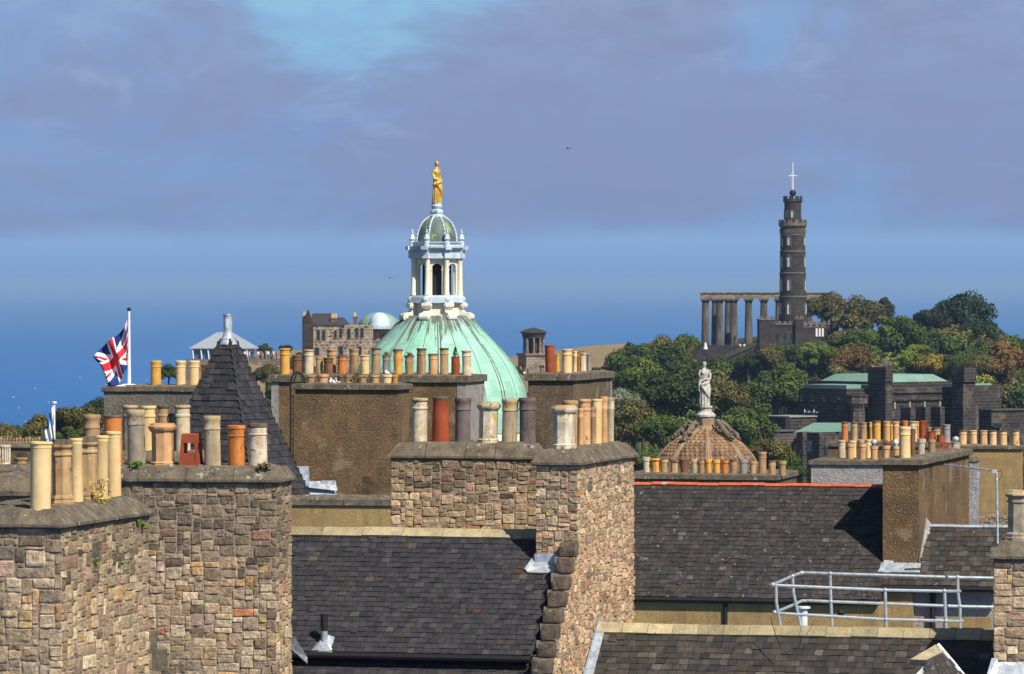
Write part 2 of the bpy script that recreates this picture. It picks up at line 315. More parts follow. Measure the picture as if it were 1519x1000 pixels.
def cope(mb, x0, x1, y0, y1, z0, h, over=.09, inset=.06, lip=.05, seg=.75, seed=0, tint=False):
    rg = random.Random(seed); alongx = (x1 - x0) >= (y1 - y0); a, b = (x0, x1) if alongx else (y0, y1); n = max(1, round((b - a) / seg)); cuts = [a + (b - a) * (i + (rg.uniform(-.15, .15) if 0 < i < n else 0)) / n for i in range(n + 1)]
    for i in range(n):
        p, q = cuts[i], cuts[i + 1]; g = .005; dz = rg.uniform(-.006, .006)
        if tint:
            k = rg.uniform(.65, 1.25); mb.cc = (k, k * .98, k * .93)
        e0 = i == 0; e1 = i == n - 1
        def rect(o):
            pa, qa = (p - o if e0 else p + g), (q + o if e1 else q - g)
            return (pa, qa, y0 - o, y1 + o) if alongx else (x0 - o, x1 + o, pa, qa)
        mb.frus(rect(over - .02), rect(over), z0 + dz, z0 + .015 + dz); mb.frus(rect(over), rect(over), z0 + .015 + dz, z0 + lip + dz)
        mb.frus(rect(over), rect(-inset), z0 + lip + dz, z0 + h + dz)
    mb.cc = (1, 1, 1)
class Stack:
    """chimney stack; local origin = front right corner, x to the left is negative, y runs back along the stack"""
    def __init__(s, name, label, cat, px, D, th, Wd, Ln, ytop, depth, mat, coping=(.22, .07, .06, .05), copemat='cope', kind='box', pal='mix', pal_top='dark', seed=1, right_strip=False, ch=(.09, .20), cw=(.13, .38), seg=.75, top_frac=.3, group=None, faces='fr'):
        s.C = Vector(((px - CX) / F * D, D)); s.th = R(th); s.ex = Vector((math.cos(s.th), -math.sin(s.th))); s.ey = Vector((math.sin(s.th), math.cos(s.th)))
        s.ztop = (HY - ytop) / F * D; s.D = D; s.Wd, s.Ln = Wd, Ln
        s.o = thing(name, label, cat, (s.C.x, s.C.y, s.ztop), -s.th, group)
        ch_, ov, ins, lip = coping; b = MB(); b.box(-Wd, 0, 0, Ln, -depth, -ch_ + .02)
        if kind == 'box': b.build('wall', MS[mat], s.o)
        else:
            b.ci = 1; H = depth - ch_
            if 'f' in faces: rubble(b, (-Wd - .01, 0, -depth), (1, 0, 0), (0, -1, 0), Wd + .02, H, seed, pal, pal_top, top_frac, ch, cw)
            if 'r' in faces: rubble(b, (0, -.01, -depth), (0, 1, 0), (1, 0, 0), Ln + .02, H, seed + 7, pal, pal_top, top_frac, ch, cw)
            b.build('wall', [MS['mortar'], MS['stone']], s.o, smooth='auto')
        if ch_ > 0:
            c = MB(); cope(c, -Wd, 0, 0, Ln, -ch_, ch_, ov, ins, lip, seg, seed); c.build('cope', MS[copemat], s.o)
        # lumpy mortar bed under the pots
        f = MB(); nx, ny = 14, 14; rg = random.Random(seed); vs = []
        for j in range(ny + 1):
            for i in range(nx + 1):
                e = min(i, nx - i, j, ny - j); z = -.01 if e == 0 else .012 + abs(noise.noise(Vector((i * .9, j * .9, seed)))) * .05
                vs.append((-Wd + ins + .02 + (Wd - 2 * ins - .04) * i / nx, ins + .02 + (Ln - 2 * ins - .04) * j / ny, z))
        f.add(vs, [(j * (nx + 1) + i, j * (nx + 1) + i + 1, (j + 1) * (nx + 1) + i + 1, (j + 1) * (nx + 1) + i) for j in range(ny) for i in range(nx)])
        f.build('mortar_bed', MS['cope'] if copemat == 'cope' else MS['cement'], s.o)
    def world(s, lx, ly, z=0): p = s.C + s.ex * lx + s.ey * ly; return Vector((p.x, p.y, s.ztop + z))
    def at_y(s, px, ly):        # point on the row that runs across (fixed ly) seen at column px
        k = (px - CX) / F; c = s.C + s.ey * ly; lx = (k * c.y - c.x) / (s.ex.x - k * s.ex.y); return s.world(lx, ly)
    def at_x(s, px, lx):        # point on the row that runs back (fixed lx)
        k = (px - CX) / F; c = s.C + s.ex * lx; ly = (k * c.y - c.x) / (s.ey.x - k * s.ey.y); return s.world(lx, ly)
PROF = {
 'plain': [(.94, 0), (.94, .90), (.97, .905), (.97, .925), (.96, .93), (.99, .955), (1.06, .965), (1.06, .98), (.98, 1)],
 'roll': [(.96, 0), (.93, .04), (.90, .74), (.99, .755), (1.0, .775), (.99, .795), (.90, .81), (.90, .92), (1.0, .935), (1.04, .955), (1.04, .975), (.97, 1)],
 'bead': [(.95, 0), (.92, .72), (1.0, .735), (1.0, .76), (.95, .775), (.97, .90), (1.04, .92), (1.04, .97), (.98, 1)],
 'lip': [(.97, 0), (.95, .95), (1.03, .96), (1.03, .99), (.98, 1)],
 'taper': [(1.05, 0), (1.05, .05), (1.03, .3), (.95, .75), (.90, .93), (.95, .95), (.98, .97), (.98, .99), (.92, 1)],
 'bell': [(.85, 0), (.85, .35), (.92, .6), (.95, .72), (.84, .80), (.86, .86), (1.0, .92), (1.03, .96), (1.0, 1)],
 'vase': [(.80, 0), (.78, .25), (.98, .75), (1.02, .9), (1.05, .94), (1.05, .98), (.98, 1)],
 'stub': [(.80, 0), (.86, .6), (.88, .72), (1.02, .76), (1.04, .96), (1.0, 1)],
 'oct': [(1.05, 0), (1.05, .05), (1.02, .055), (.96, .09), (1.0, .10), (.98, .13), (.84, .16), (.84, .74), (.95, .76), (.95, .785), (.86, .80), (.86, .85), (1.0, .87), (1.08, .895), (1.08, .92), (1.0, .94), (.93, .96), (.90, .985), (.86, 1)],
 'octcap': [(1.0, 0), (1.0, .04), (.95, .045), (.98, .09), (.86, .12), (.86, .80), (.98, .82), (1.12, .90), (1.12, .93), (1.0, .96), (.95, 1)],
}
npot = [0]
MS['rim_lichen'] = mk('lichened_rim', (.52, .36, .15), (.34, .30, .22), 14, .9, .5, 40, spots=(((.50, .25, .02), 9, .56), ((.06, .05, .04), 11, .62)))
MS['rim_soot'] = mk('sooty_rim', (.20, .13, .08), (.07, .055, .045), 9, .9, .4, 40)
def pot(P, r, h, kind, clay, label, group, lean=None, rot=0):
    rg = random.Random(npot[0] * 13 + 5); npot[0] += 1
    b = MB()
    if kind == 'louvre':        # squat square hood with an open window in each side
        w0, w1 = r * 1.0, r * .78
        def lerp(t): return w0 + (w1 - w0) * t
        for sx in (-1, 1):
            for sy in (-1, 1):
                q = [(0, 0), (1, 0)]; a0, a1 = lerp(0), lerp(.85); t = r * .30
                x0, x1 = sorted((sx * a0, sx * (a0 - t))); y0, y1 = sorted((sy * a0, sy * (a0 - t))); X0, X1 = sorted((sx * a1, sx * (a1 - t))); Y0, Y1 = sorted((sy * a1, sy * (a1 - t)))
                b.frus((x0, x1, y0, y1), (X0, X1, Y0, Y1), 0, h * .86)
        k = w0 * .93; b.frus((-k, k, -k, k), (-lerp(.4) * .93, lerp(.4) * .93, -lerp(.4) * .93, lerp(.4) * .93), 0, h * .40)
        k = w1 * 1.02; b.frus((-lerp(.7), lerp(.7), -lerp(.7), lerp(.7)), (-k, k, -k, k), h * .72, h * .96); b.frus((-k * 1.03, k * 1.03, -k * 1.03, k * 1.03), (-k * .9, k * .9, -k * .9, k * .9), h * .96, h)
        o = b.build('chimney_pot', POT[clay], loc=P, rz=rot)
        return tag(o, label, 'chimney pot', group)
    n = 8 if kind.startswith('oct') else 28; pr = PROF[kind]; ph = math.pi / 8 + rot if n == 8 else 0
    k = 1 / math.cos(math.pi / 8) * .97 if n == 8 else 1
    prof = [(q * r * k, z * h) for q, z in pr]; prof = [(prof[0][0], -.03)] + prof; re = pr[-1][0] * r * k
    b.lathe(prof + [(re - .02, h * 1.0 - .002), (re - .028, h - .02)], n, ph=ph)
    b.ci = 1; b.lathe([(re - .028, h - .02), (re - .03, h - .35 * min(h, 1)), (.001, h - .36 * min(h, 1))], n, ph=ph)
    for i, v in enumerate(b.v):  # hand-made wobble
        b.v[i] = v + Vector((noise.noise(v * 3 + Vector((npot[0], 0, 0))), noise.noise(v * 3 + Vector((0, npot[0], 0))), 0)) * r * .035
    rim = None
    if clay in ('white', 'sand', 'lichen', 'pale') and rg.random() < .7: rim = MS['rim_lichen']
    elif clay != 'cream' and rg.random() < .45: rim = MS['rim_soot']
    if rim:
        lv = h * rg.uniform(.86, .93)
        for q_, f_ in enumerate(b.f):
            if b.m[q_] == 0 and min(b.v[i_].z for i_ in f_) > lv: b.m[q_] = 2
    o = b.build('chimney_pot', [POT[clay], MS['soot'], rim or POT[clay]], loc=P, smooth='auto')
    o.rotation_euler = (R(rg.uniform(-1, 1)), R(rg.uniform(-1.3, 1.3)), 0)
    return tag(o, label, 'chimney pot', group)
def potrow(st, mode, off, rows, group, dz=0):
    """rows: (x0, x1, ytop, kind, clay, label[, offset])"""
    for rrow in rows:
        x0, x1, yt, kind, clay, label = rrow[:6]; of = rrow[6] if len(rrow) > 6 else off
        xc = (x0 + x1) / 2; P = st.at_y(xc, of) if mode == 'y' else st.at_x(xc, of); P.z += dz
        rad = (x1 - x0) / 2 / F * P.y * (1.06 if kind.startswith('oct') else 1); h = (HY - yt) / F * P.y - P.z
        pot(P, rad * .97, h, kind, clay, label, group, rot=-st.th)
# ================================================================ NEAR STACKS
ORD = ['first', 'second', 'third', 'fourth', 'fifth', 'sixth', 'seventh', 'eighth', 'ninth', 'tenth', 'eleventh', 'twelfth', 'thirteenth', 'fourteenth', 'fifteenth', 'sixteenth', 'seventeenth', 'eighteenth', 'nineteenth', 'twentieth']
S1 = Stack('chimney_stack', 'nearest rubble stone chimney stack at the left edge carrying cream pots', 'chimney stack', 91, 64, 13, 1.6, 3.75, 756, 3.4, None, (.24, .07, .13, .05), kind='r', seed=11, pal='mix', pal_top='dark', top_frac=.16, ch=(.11, .24), cw=(.14, .42), seg=.9)
g = 'pots on the nearest stone stack'
potrow(S1, 'x', -.36, [
 (43, 77, 655, 'plain', 'cream', 'large plain cream pot, nearest and leftmost on the front left stone stack'),
 (77, 108, 652, 'oct', 'buff', 'tan octagonal pot right behind the large plain cream pot at front left'),
 (103, 124, 650, 'plain', 'cream', 'plain cream pot with rusty stain between the two octagonal pots at front left'),
 (117, 146, 648, 'oct', 'buff', 'tan octagonal pot, second octagonal one counted from the left on the front left stack'),
 (139, 161, 646, 'plain', 'cream', 'slender cream pot just right of the second octagonal pot at front left'),
 (157, 181, 640, 'plain', 'cream', 'cream pot with an orange stained rim, rightmost of the front left stack')], g)
# dark stepped skew stones at the foot of its far gable
sk = MB()
for (x0, x1, y0, y1) in ((211, 231, 938, 970), (225, 246, 965, 996), (238, 258, 992, 1025)):
    a, b = W(x0, y1, 68.3), W(x1, y0, 68.3); sk.frus((a.x, b.x, a.y, a.y + .35), (a.x + .005, b.x - .005, a.y + .01, a.y + .34), a.z, b.z)
sk.v = [v - W(230, 1025, 68.3) for v in sk.v]
tag(sk.build('skew_stones', MS['cope'], loc=W(230, 1025, 68.3)), 'dark stepped gable stones at the foot of the front left stack', 'gable steps')

S2 = Stack('chimney_stack', 'wide rubble stone stack with a flat sloping cope left of the dark slate roof', 'chimney stack', 410, 72, 11, 2.85, .9, 694, 3.6, None, (.22, .07, .05, .05), kind='r', seed=23, pal='mix', pal_top='dark', top_frac=.34, ch=(.10, .20), cw=(.13, .36), seg=.8)
g = 'pots on the wide stone stack'
potrow(S2, 'y', .28, [
 (124, 151, 615, 'bead', 'tan', 'brown ringed pot with an orange rim rising behind the cream pots at left'),
 (154, 183, 616, 'lip', 'orange', 'broad orange brown pot beside the lichen spotted grey pot'),
 (188, 217, 608, 'bead', 'lichen', 'tall grey pot blotched with orange lichen, a green weed at its foot'),
 (224, 259, 628, 'octcap', 'peach', 'pinkish tan octagonal pot with a flared cap right of the lichen pot'),
 (268, 299, 643, 'louvre', 'red', 'squat dark red hooded vent pot with open sides on the wide stone stack'),
 (302, 329, 617, 'bead', 'sand', 'tall grey buff pot with a yellow lichened rim next to the red hooded vent'),
 (337, 365, 631, 'bead', 'orange', 'bright orange ringed pot in front of the slate spire'),
 (368, 398, 628, 'bead', 'white', 'pale grey white pot, rightmost on the wide stone stack')], g)
S2b = Stack('chimney_stack', 'low grey stack tucked behind the wide stone stack, carrying pale tall pots', 'chimney stack', 300, 77.5, 11, 1.5, .8, 672, 2.2, 'harl_grey', (.16, .06, .04, .05), seed=31)
g = 'pots behind the wide stone stack'
potrow(S2b, 'y', .3, [
 (181, 205, 601, 'roll', 'lichen', 'grey lichened pot half hidden behind the orange blotched grey pot'),
 (209, 233, 602, 'roll', 'cream', 'cream pot of the rear row, left of the slim tan pot'),
 (233, 251, 601, 'roll', 'tan', 'slim tan ringed pot of the rear row above the octagonal pot'),
 (250, 266, 613, 'lip', 'black', 'plain black pot, the only black one, in the rear row at left'),
 (259, 284, 601, 'roll', 'pale', 'off white ringed pot at the right end of the rear row beside the spire')], g)
# far left corner
L2 = Stack('chimney_stack', 'stone stack with a thick pale slab cope peeping in at the left edge', 'chimney stack', 66, 75, 12, 1.2, 2.0, 709, 2.0, None, (.28, .08, .05, .08), kind='r', seed=41, pal='mix', faces='f', ch=(.12, .2))
L1 = Stack('chimney_stack', 'low dark stack with a white fluted pot at the far left edge', 'chimney stack', 62, 95, 12, 1.5, 1.2, 691, 1.6, 'harl_dark', (.15, .06, .03, .06), seed=42)
P = L1.at_y(6.5, .3); fl = MB(); rr = 9 / F * P.y; hh = 30 / F * P.y
fl.lathe([(rr * 1.1, 0), (rr * 1.1, hh * .06), (rr * .97, hh * .09), (rr * .97, hh * .15)], 24); fl.lathe([(rr * .97, hh * .85), (rr * 1.08, hh * .9), (rr * 1.08, hh), (rr * .8, hh), (rr * .78, hh * .8)], 24)
fl.lathe([(rr * .78, 0), (rr * .78, hh * .9)], 20)
for i in range(14):
    t = i / 14 * 2 * math.pi; fl.tube([(rr * .92 * math.cos(t), rr * .92 * math.sin(t), hh * .1), (rr * .92 * math.cos(t), rr * .92 * math.sin(t), hh * .88)], rr * .1, 6)
tag(fl.build('chimney_pot', POT['white'], loc=P), 'white fluted pot cut by the left edge of the photo', 'chimney pot')
potrow(L1, 'y', .3, [(20, 41, 679, 'stub', 'tan', 'short squat tan pot right of the white fluted pot')], None)
L0 = Stack('parapet', 'grey stone parapet far left topped by a row of tiny tan ridge pots', 'parapet', 60, 125, 12, 1.6, 1.2, 658, 1.4, 'harl_dark', (.12, .05, .02, .05), seed=43)
rt = MB()
for i in range(15):
    q = L0.at_y(-8 + i * 4.7, .2) - L0.world(-.5, .2); rt.lathe([(.028, 0), (.028, .07), (.037, .08), (.037, .12 + .02 * (i % 3)), (.02, .12)], 8, q)
tag(rt.build('ridge_cresting', POT['tan'], loc=L0.world(-.5, .2)), 'row of tiny tan clay ridge crests on the far left parapet', 'ridge cresting')

# ---- slate spire with lead finial
D = 95; sp = thing('slate_spire', 'steep dark slate pyramid spire with a lead cap, left of centre', 'spire', W(338, 735, D), -R(24)); k = D / F; Hs = 232; r0, r1 = 8, 90
bb = MB(k); bb.frus((-r1 + 1, r1 - 1, -r1 + 1, r1 - 1), (-r0 + 1, r0 - 1, -r0 + 1, r0 - 1), 0, Hs); bb.build('roof_core', MS['slate_plain'], sp)
sl = MB(); sll = math.hypot(Hs, r1 - r0) * k
for i in range(4):
    a = i * math.pi / 2; ux = Vector((math.cos(a), math.sin(a), 0)); nn = Vector((math.sin(a), -math.cos(a), 0))
    O = (nn * r1 - ux * r1) * k; V = (Vector((0, 0, Hs)) - nn * (r1 - r0)) * k
    slates(sl, O, ux, V, 2 * r1 * k, sll, .17, .128, 'slate', 50 + i, clip=lambda v: ((r1 - r0) * k * v / sll, (2 * r1 - (r1 - r0) * v / (sll)) * k if False else 2 * r1 * k - (r1 - r0) * k * v / sll), lift=.016)
sl.build('slate_courses', MS['slate'], sp)
hp = MB()
for sx, sy in ((1, -1), (-1, -1), (1, 1), (-1, 1)):
    pts = []
    for j in range(9):
        t = j / 8; r = r1 + (r0 - r1) * t; pts.append((sx * r * k, sy * r * k, Hs * k * t + .01))
    hp.tube(pts, .014, 5)
hp.build('hip_roll', MS['slate_plain'], sp)
lc = MB(k); lc.lathe([(14, 0), (13, 4), (9, 10), (7, 14), (6.3, 20), (6.3, 42), (7, 43), (7, 45), (5, 45), (5, 30)], 16, (0, 0, Hs - 8)); lc.build('lead_finial', MS['lead'], sp, smooth='auto')

# ---- grey wall with the union flag
B0 = Stack('chimney_stack', 'long grey harled stack behind the flag and the three yellow pots', 'chimney stack', 305, 110, 8, 2.28, 1.0, 573, 3.0, 'harl_grey', (.13, .05, .005, .115), seed=51, seg=.7)
potrow(B0, 'y', .35, [
 (223, 240, 535, 'bead', 'yellow', 'stained yellow pot standing alone between the flagpole and the spire'),
 (260, 276, 535, 'bead', 'cream', 'cream yellow pot, left one of the close pair beside the spire'),
 (279, 296, 535, 'bead', 'cream', 'cream yellow pot, right one of the close pair beside the spire'),
 (298, 311, 541, 'roll', 'red', 'small dark red pot half hidden by the slate spire')], 'pots behind the flag')

# ================================================================ CENTRE
B2 = Stack('chimney_stack', 'long brown harled stack before the green copper dome with a tall pot row', 'chimney stack', 690, 125, 12, 4.98, 2.2, 557, 4.5, 'harl', (.19, .07, .005, .175), seed=61, seg=1.3)
st_ = MB(); st_.box(-4.985, -4.80, -.012, .02, -4.4, -.2); st_.build('cement_quoin', MS['cement'], B2.o); st_ = MB(); st_.box(-.20, .012, -.013, 2.2, -4.4, -.2); st_.build('cement_quoin', MS['cement'], B2.o)
g = 'row of pots in front of the copper dome'; rows = [
 (415, 431, 517, 'roll', 'yellow', 'bright yellow pot, first from the left'), (433, 449, 526.5, 'bead', 'brown', 'reddish brown pot, second from the left'),
 (450, 466, 518.7, 'roll', 'pale', 'pale cream pot, third from the left'), (468, 480, 530, 'bell', 'buff', 'small buff pot, fourth from the left'),
 (484, 499, 518, 'roll', 'buff', 'tall buff pot half hidden behind the red brown one before the dome', .75), (479, 495, 530.5, 'roll', 'brown', 'red brown pot, fifth from the left', .35),
 (500, 514.5, 527, 'bead', 'orange', 'orange pot, seventh from the left'), (517, 532, 517, 'bead', 'tan', 'tall tan pot, eighth from the left'),
 (534, 548.5, 526.5, 'roll', 'cream', 'short cream ringed pot just left of the resting gull'), (550, 564.5, 516, 'roll', 'tan', 'tall pinkish tan pot beside the resting gull'),
 (567, 580, 526.5, 'bead', 'grey', 'short grey pot right above the resting gull'), (583, 598, 518, 'bell', 'yellow', 'yellow ochre pot, twelfth from the left'),
 (600, 615, 527, 'bell', 'buff', 'short buff pot with tufts in its mouth'), (617, 632, 516.5, 'roll', 'tan', 'tall tan orange pot, fourteenth from the left'),
 (635, 650, 524.6, 'bead', 'peach', 'short rosy pot with a dark rim, fifteenth from the left'), (652, 666, 516, 'roll', 'buff', 'tall buff ringed pot just left of the potted conifer'),
 (669, 682.5, 529, 'lip', 'red', 'short dark red pot with a little conifer growing in it'), (685, 700, 520, 'roll', 'pale', 'pale ringed pot at the right end of the row')]
potrow(B2, 'y', .45, [(a[0], a[1], a[2], a[3], a[4], a[5] + (', in the row before the copper dome' if len(a[5].split()) <= 9 else ''), *(a[6:])) for a in rows], g)
B1 = Stack('chimney_stack', 'broad brown harled block with an iron hook and a low row of stub pots', 'chimney stack', 590, 110, 12, 2.32, 1.1, 570, 3.2, 'harl', (.135, .07, .005, .12), seed=62, seg=.9)
g = 'stub pots on the brown block'
potrow(B1, 'y', .25, [
 (453.5, 469.7, 556, 'stub', 'tan', 'low tan stub pot, first from the left on the brown harled block'),
 (470, 488, 556, 'stub', 'peach', 'low rosy stub pot, second from the left on the brown harled block'),
 (501, 511, 557, 'stub', 'brown', 'narrow brown stub pot beside the white droppings on the brown block', .5),
 (509.5, 526, 556, 'stub', 'buff', 'low buff stub pot left of the dry weed on the brown block'),
 (528.5, 545, 556, 'stub', 'tan', 'low tan stub pot under the dry weed on the brown block'),
 (547.5, 564, 556, 'stub', 'buff', 'low buff stub pot left of the gull on the brown block'),
 (566, 582, 556, 'stub', 'cream', 'low cream stub pot the gull sits on, brown harled block'),
 (581, 591, 556, 'stub', 'yellow', 'low yellowish stub pot, rightmost on the brown harled block', .45)], g)
# iron hook and rack down the left side
hk = MB(); D = 109.4
def pts(D, *p): return [W(x, y, D) for x, y in p]
hk.tube(pts(D, (431, 680), (431, 568), (434, 557), (441, 552), (448, 555), (452, 562), (452, 569)), .022, 6); hk.tube(pts(D + .3, (436, 566), (439, 557), (443, 554), (448, 560), (449, 568)), .02, 6)
hk.tube(pts(D + .1, (435, 585), (435, 680)), .012, 5)
for y in range(588, 680, 9): hk.tube(pts(D + .05, (431, y), (436, y)), .011, 5)
hk.v = [v - W(431, 680, D) for v in hk.v]
tag(hk.build('iron_ladder', MS['dark'], loc=W(431, 680, D)), 'black iron hooked ladder rail down the left edge of the brown block', 'ladder')
B3 = Stack('chimney_stack', 'brown harled stack right of the copper dome, sunlit on its right side', 'chimney stack', 850, 130, 14, 1.20, 4.5, 554.5, 4.0, 'harl_dark', (.19, .08, .005, .175), seed=63, seg=1.2)
q = MB(); q.box(0, .012, 4.35, 4.5, -3.9, -.2);  q.build('cement_quoin', MS['cement'], B3.o)
g = 'pots right of the copper dome'
potrow(B3, 'y', .4, [
 (808.7, 824, 512, 'lip', 'red', 'tall rust red pot, leftmost on the stack right of the copper dome'),
 (824, 830.5, 526, 'roll', 'yellow', 'slim yellow pot directly right of the tall rust red pot', 1.4),
 (833, 849.5, 518, 'roll', 'cream', 'broad cream pot with a ringed yellow top right of the red pot'),
 (849, 856, 521, 'roll', 'cream', 'slim cream pot squeezed behind the broad cream pot', 1.3),
 (853.5, 861, 521, 'bead', 'orange', 'slim orange pot between the cream pot and the rusty cowl', 1.5),
 (860, 870, 521, 'octcap', 'pale', 'grey buff octagonal pot with dark stains right of the slim orange pot', 2.2),
 (870, 877, 527, 'lip', 'grey', 'small grey pot, rightmost on the stack right of the copper dome', 3.0)], g)
S3 = Stack('chimney_stack', 'central rubble stone stack with six big pots under a weathered cope', 'chimney stack', 797, 80, 10, 2.38, .8, 659, 2.0, None, (.25, .05, .10, .05), kind='r', seed=71, pal='mix', pal_top='dark', top_frac=.3, faces='f', ch=(.08, .17), cw=(.11, .32), seg=.55)
g = 'six pots on the central stone stack'
potrow(S3, 'y', .3, [
 (610, 635, 590.5, 'roll', 'white', 'off white pot with lichened rim, leftmost of the six on the central stone stack'),
 (641, 667, 588.5, 'taper', 'red', 'big rust red pot tapering upward on the central stone stack'),
 (674, 699, 590.5, 'bead', 'mauve', 'purplish grey pot with a white stained rim, third on the central stack'),
 (709, 739, 596.5, 'octcap', 'white', 'whitish octagonal pot with a flared cap on the central stone stack'),
 (743, 768, 592, 'bead', 'sand', 'buff ringed pot between the octagonal and the dark grey pot'),
 (769.5, 795.5, 590, 'bead', 'mauve', 'dark slate grey pot, rightmost of the six on the central stack')], g)
TH4 = 15
S4 = Stack('chimney_stack', 'tall rubble stack rising from the crow stepped gable', 'chimney stack', 857, 75, TH4, .64, 3.55, 667, 3.9, None, (.24, .07, .09, .05), kind='r', seed=81, pal='pink', pal_top='mix', top_frac=.2, ch=(.08, .16), cw=(.10, .30), seg=.6)
g = 'pots on the tall gable stack'
potrow(S4, 'x', -.30, [
 (819.5, 854, 601, 'octcap', 'white', 'large white grey octagonal pot, nearest on the tall gable stack'),
 (833, 857, 594, 'bead', 'buff', 'ringed buff pot directly behind the large octagonal pot'),
 (856.5, 866, 606, 'roll', 'peach', 'slim short peach pot with a pointed top on the gable stack'),
 (857, 877, 592, 'roll', 'peach', 'tall peach coloured pot in the middle of the gable stack'),
 (874, 885, 604, 'bead', 'tan', 'short brown stained pot between peach and cream pots'),
 (876, 893, 592, 'lip', 'cream', 'smooth cream pot towards the far end of the gable stack'),
 (889, 902, 588.5, 'bead', 'peach', 'second tallest peach pot, next to last on the gable stack'),
 (898, 911, 589.5, 'bead', 'pale', 'whitish pot at the far right end of the gable stack')], g)
# ---- crow stepped gable in line with that stack
C4 = S4.C; th4 = S4.th
gb = thing('stepped_gable', 'rubble gable wall with dark crow steps below the tall stack', 'gable wall', (C4.x, C4.y, -6.4), -th4)
MS['step'] = mk('crow_step_stone', (.17, .125, .085), (.07, .055, .045), 7, .95, 1, 18, spots=(((.26, .20, .13), 9, .62),))
NS = 8; rise, run = .235, .215; zt = -3.84 + 6.4
wl = MB()
for i in range(NS):
    wl.box(-.30, -.004, -run * (i + 1), -run * i, 0, zt - rise * (i + 1) - .01)
wl.ci = 1
class Clip(MB):
    def add(s, vs, fs):
        c = sum((Vector(v) for v in vs), Vector()) / len(vs); t = -c.y; lim = zt - rise * (math.floor(t / run) + 1)
        if max(Vector(v).z for v in vs) > lim + .03: return
        super().add(vs, fs)
cl = Clip(); cl.ci = 1
rubble(cl, (0, -run * NS, 0), (0, 1, 0), (1, 0, 0), run * NS + .0, zt, 83, 'pink', None, 0, (.08, .15), (.09, .24))
base = len(wl.v); wl.v += cl.v; wl.f += [tuple(base + i for i in f) for f in cl.f]; wl.m += cl.m; wl.c += cl.c
wl.build('wall', [MS['mortar'], MS['stone']], gb, smooth='auto')
for i in range(NS):
    s_ = MB(); rg = random.Random(i); a = rg.uniform(0, .015); jx = rg.uniform(-.03, .02); hz = rise * rg.uniform(.80, .97)
    n_ = 6; vs = []
    for q2 in range(n_ + 1):
        for q1 in range(n_ + 1):
            for q0 in range(n_ + 1):
                if 0 < q0 < n_ and 0 < q1 < n_ and 0 < q2 < n_: continue
                p = Vector((-.235 + jx + (.25 - jx) * q0 / n_, -run * (i + 1) - .02 + (run + .02) * q1 / n_, zt - rise * (i + 1) + hz * q2 / n_)); c0 = Vector((-.13, -run * (i + .5), zt - rise * (i + .5))); p = p + (p - c0).normalized() * (noise.noise(p * 9 + Vector((i * 7, 0, 0))) * .022 - .006 * (sum(1 for z_ in (q0, q1, q2) if z_ in (0, n_)) - 1)); vs.append(tuple(p))
    bmh = bmesh.new(); [bmh.verts.new(v) for v in vs]; bmesh.ops.convex_hull(bmh, input=bmh.verts); bmh.verts.ensure_lookup_table(); bmh.verts.index_update()
    s_.add([v.co for v in bmh.verts], [tuple(v.index for v in f.verts) for f in bmh.faces]); bmh.free()
    s_.build('crow_step', MS['step'], gb)

def frame_thing(name, label, cat, C, th, z): return thing(name, label, cat, (C.x, C.y, z), -th)
def roof(name, label, C, th, x0, x1, yR, zR, yE, zE, pal, sw, sh, seed, mat='slate', ridge=None, gutter=True, base=None):
    t = frame_thing(name, label, 'slate roof', C, th, zE); H = zR - zE; Lr = math.hypot(yR - yE, H)
    c = MB(); c.add([(x0, yE, 0), (x1, yE, 0), (x1, yR, H), (x0, yR, H), (x0, 2 * yR - yE, 0), (x1, 2 * yR - yE, 0), (x0, yE, -.05), (x1, yE, -.05)], [(0, 1, 2, 3), (3, 2, 5, 4), (0, 3, 4), (1, 5, 2), (6, 7, 1, 0)])
    c.build('roof_deck', MS['slate_plain'], t)
    s = MB(); slates(s, (x0, yE - .02, -.0), (1, 0, 0), (0, yR - yE, H), x1 - x0, Lr, sw, sh, pal, seed); s.build('slates', MS[mat], t)
    if ridge:
        hgt, half, m, seg = ridge; r = MB(); rg = random.Random(seed); n = max(1, round((x1 - x0) / seg))
        for i in range(n):
            a, b = x0 + (x1 - x0) * i / n + .004, x0 + (x1 - x0) * (i + 1) / n - .004; k = rg.uniform(.7, 1.25); r.cc = (k, k * .98, k * .92); dz = rg.uniform(-.008, .008)
            sl_ = H / (yR - yE); zb = H - half * sl_
            pf = [(-half, zb + .02), (-half - .02, zb + .05), (-.06, H + hgt - .03), (.06, H + hgt - .03), (half + .02, zb + .05), (half, zb + .02)]
            vs = [(a, yR + p, q + dz) for p, q in pf] + [(b, yR + p, q + dz) for p, q in pf]; m6 = len(pf)
            r.add(vs, [tuple(range(m6)), tuple(range(2 * m6 - 1, m6 - 1, -1))] + [(j, m6 + j, m6 + (j + 1) % m6, (j + 1) % m6) for j in range(m6)])
        r.cc = (1, 1, 1); r.build('ridge_cap', MS[m], t)
    if gutter:
        g_ = MB(); N = 24
        g_.tube([(x0, yE - .05, -.05), (x1, yE - .05, -.05)], .05, 8); g_.build('gutter', MS['dark'], t)
    return t
# roof plane constants in the gable frame
zr1 = -4.21 + .84 * .56; zE1 = -4.21 - .84 * 1.5
R1 = roof('slate_roof', 'dark blue grey slate roof in the centre foreground below the pale stone ridge', C4, th4, -4.75, -.32, .56, zr1, -1.5, zE1, 'slate', .125, .108, 91, ridge=(.05, .17, 'cope_pale', .62))
ex = MB(); ex.box(-4.75, -.33, -1.35, -1.2, -1.2, -.05); ex.build('eaves_wall', MS['harl_dark'], R1)
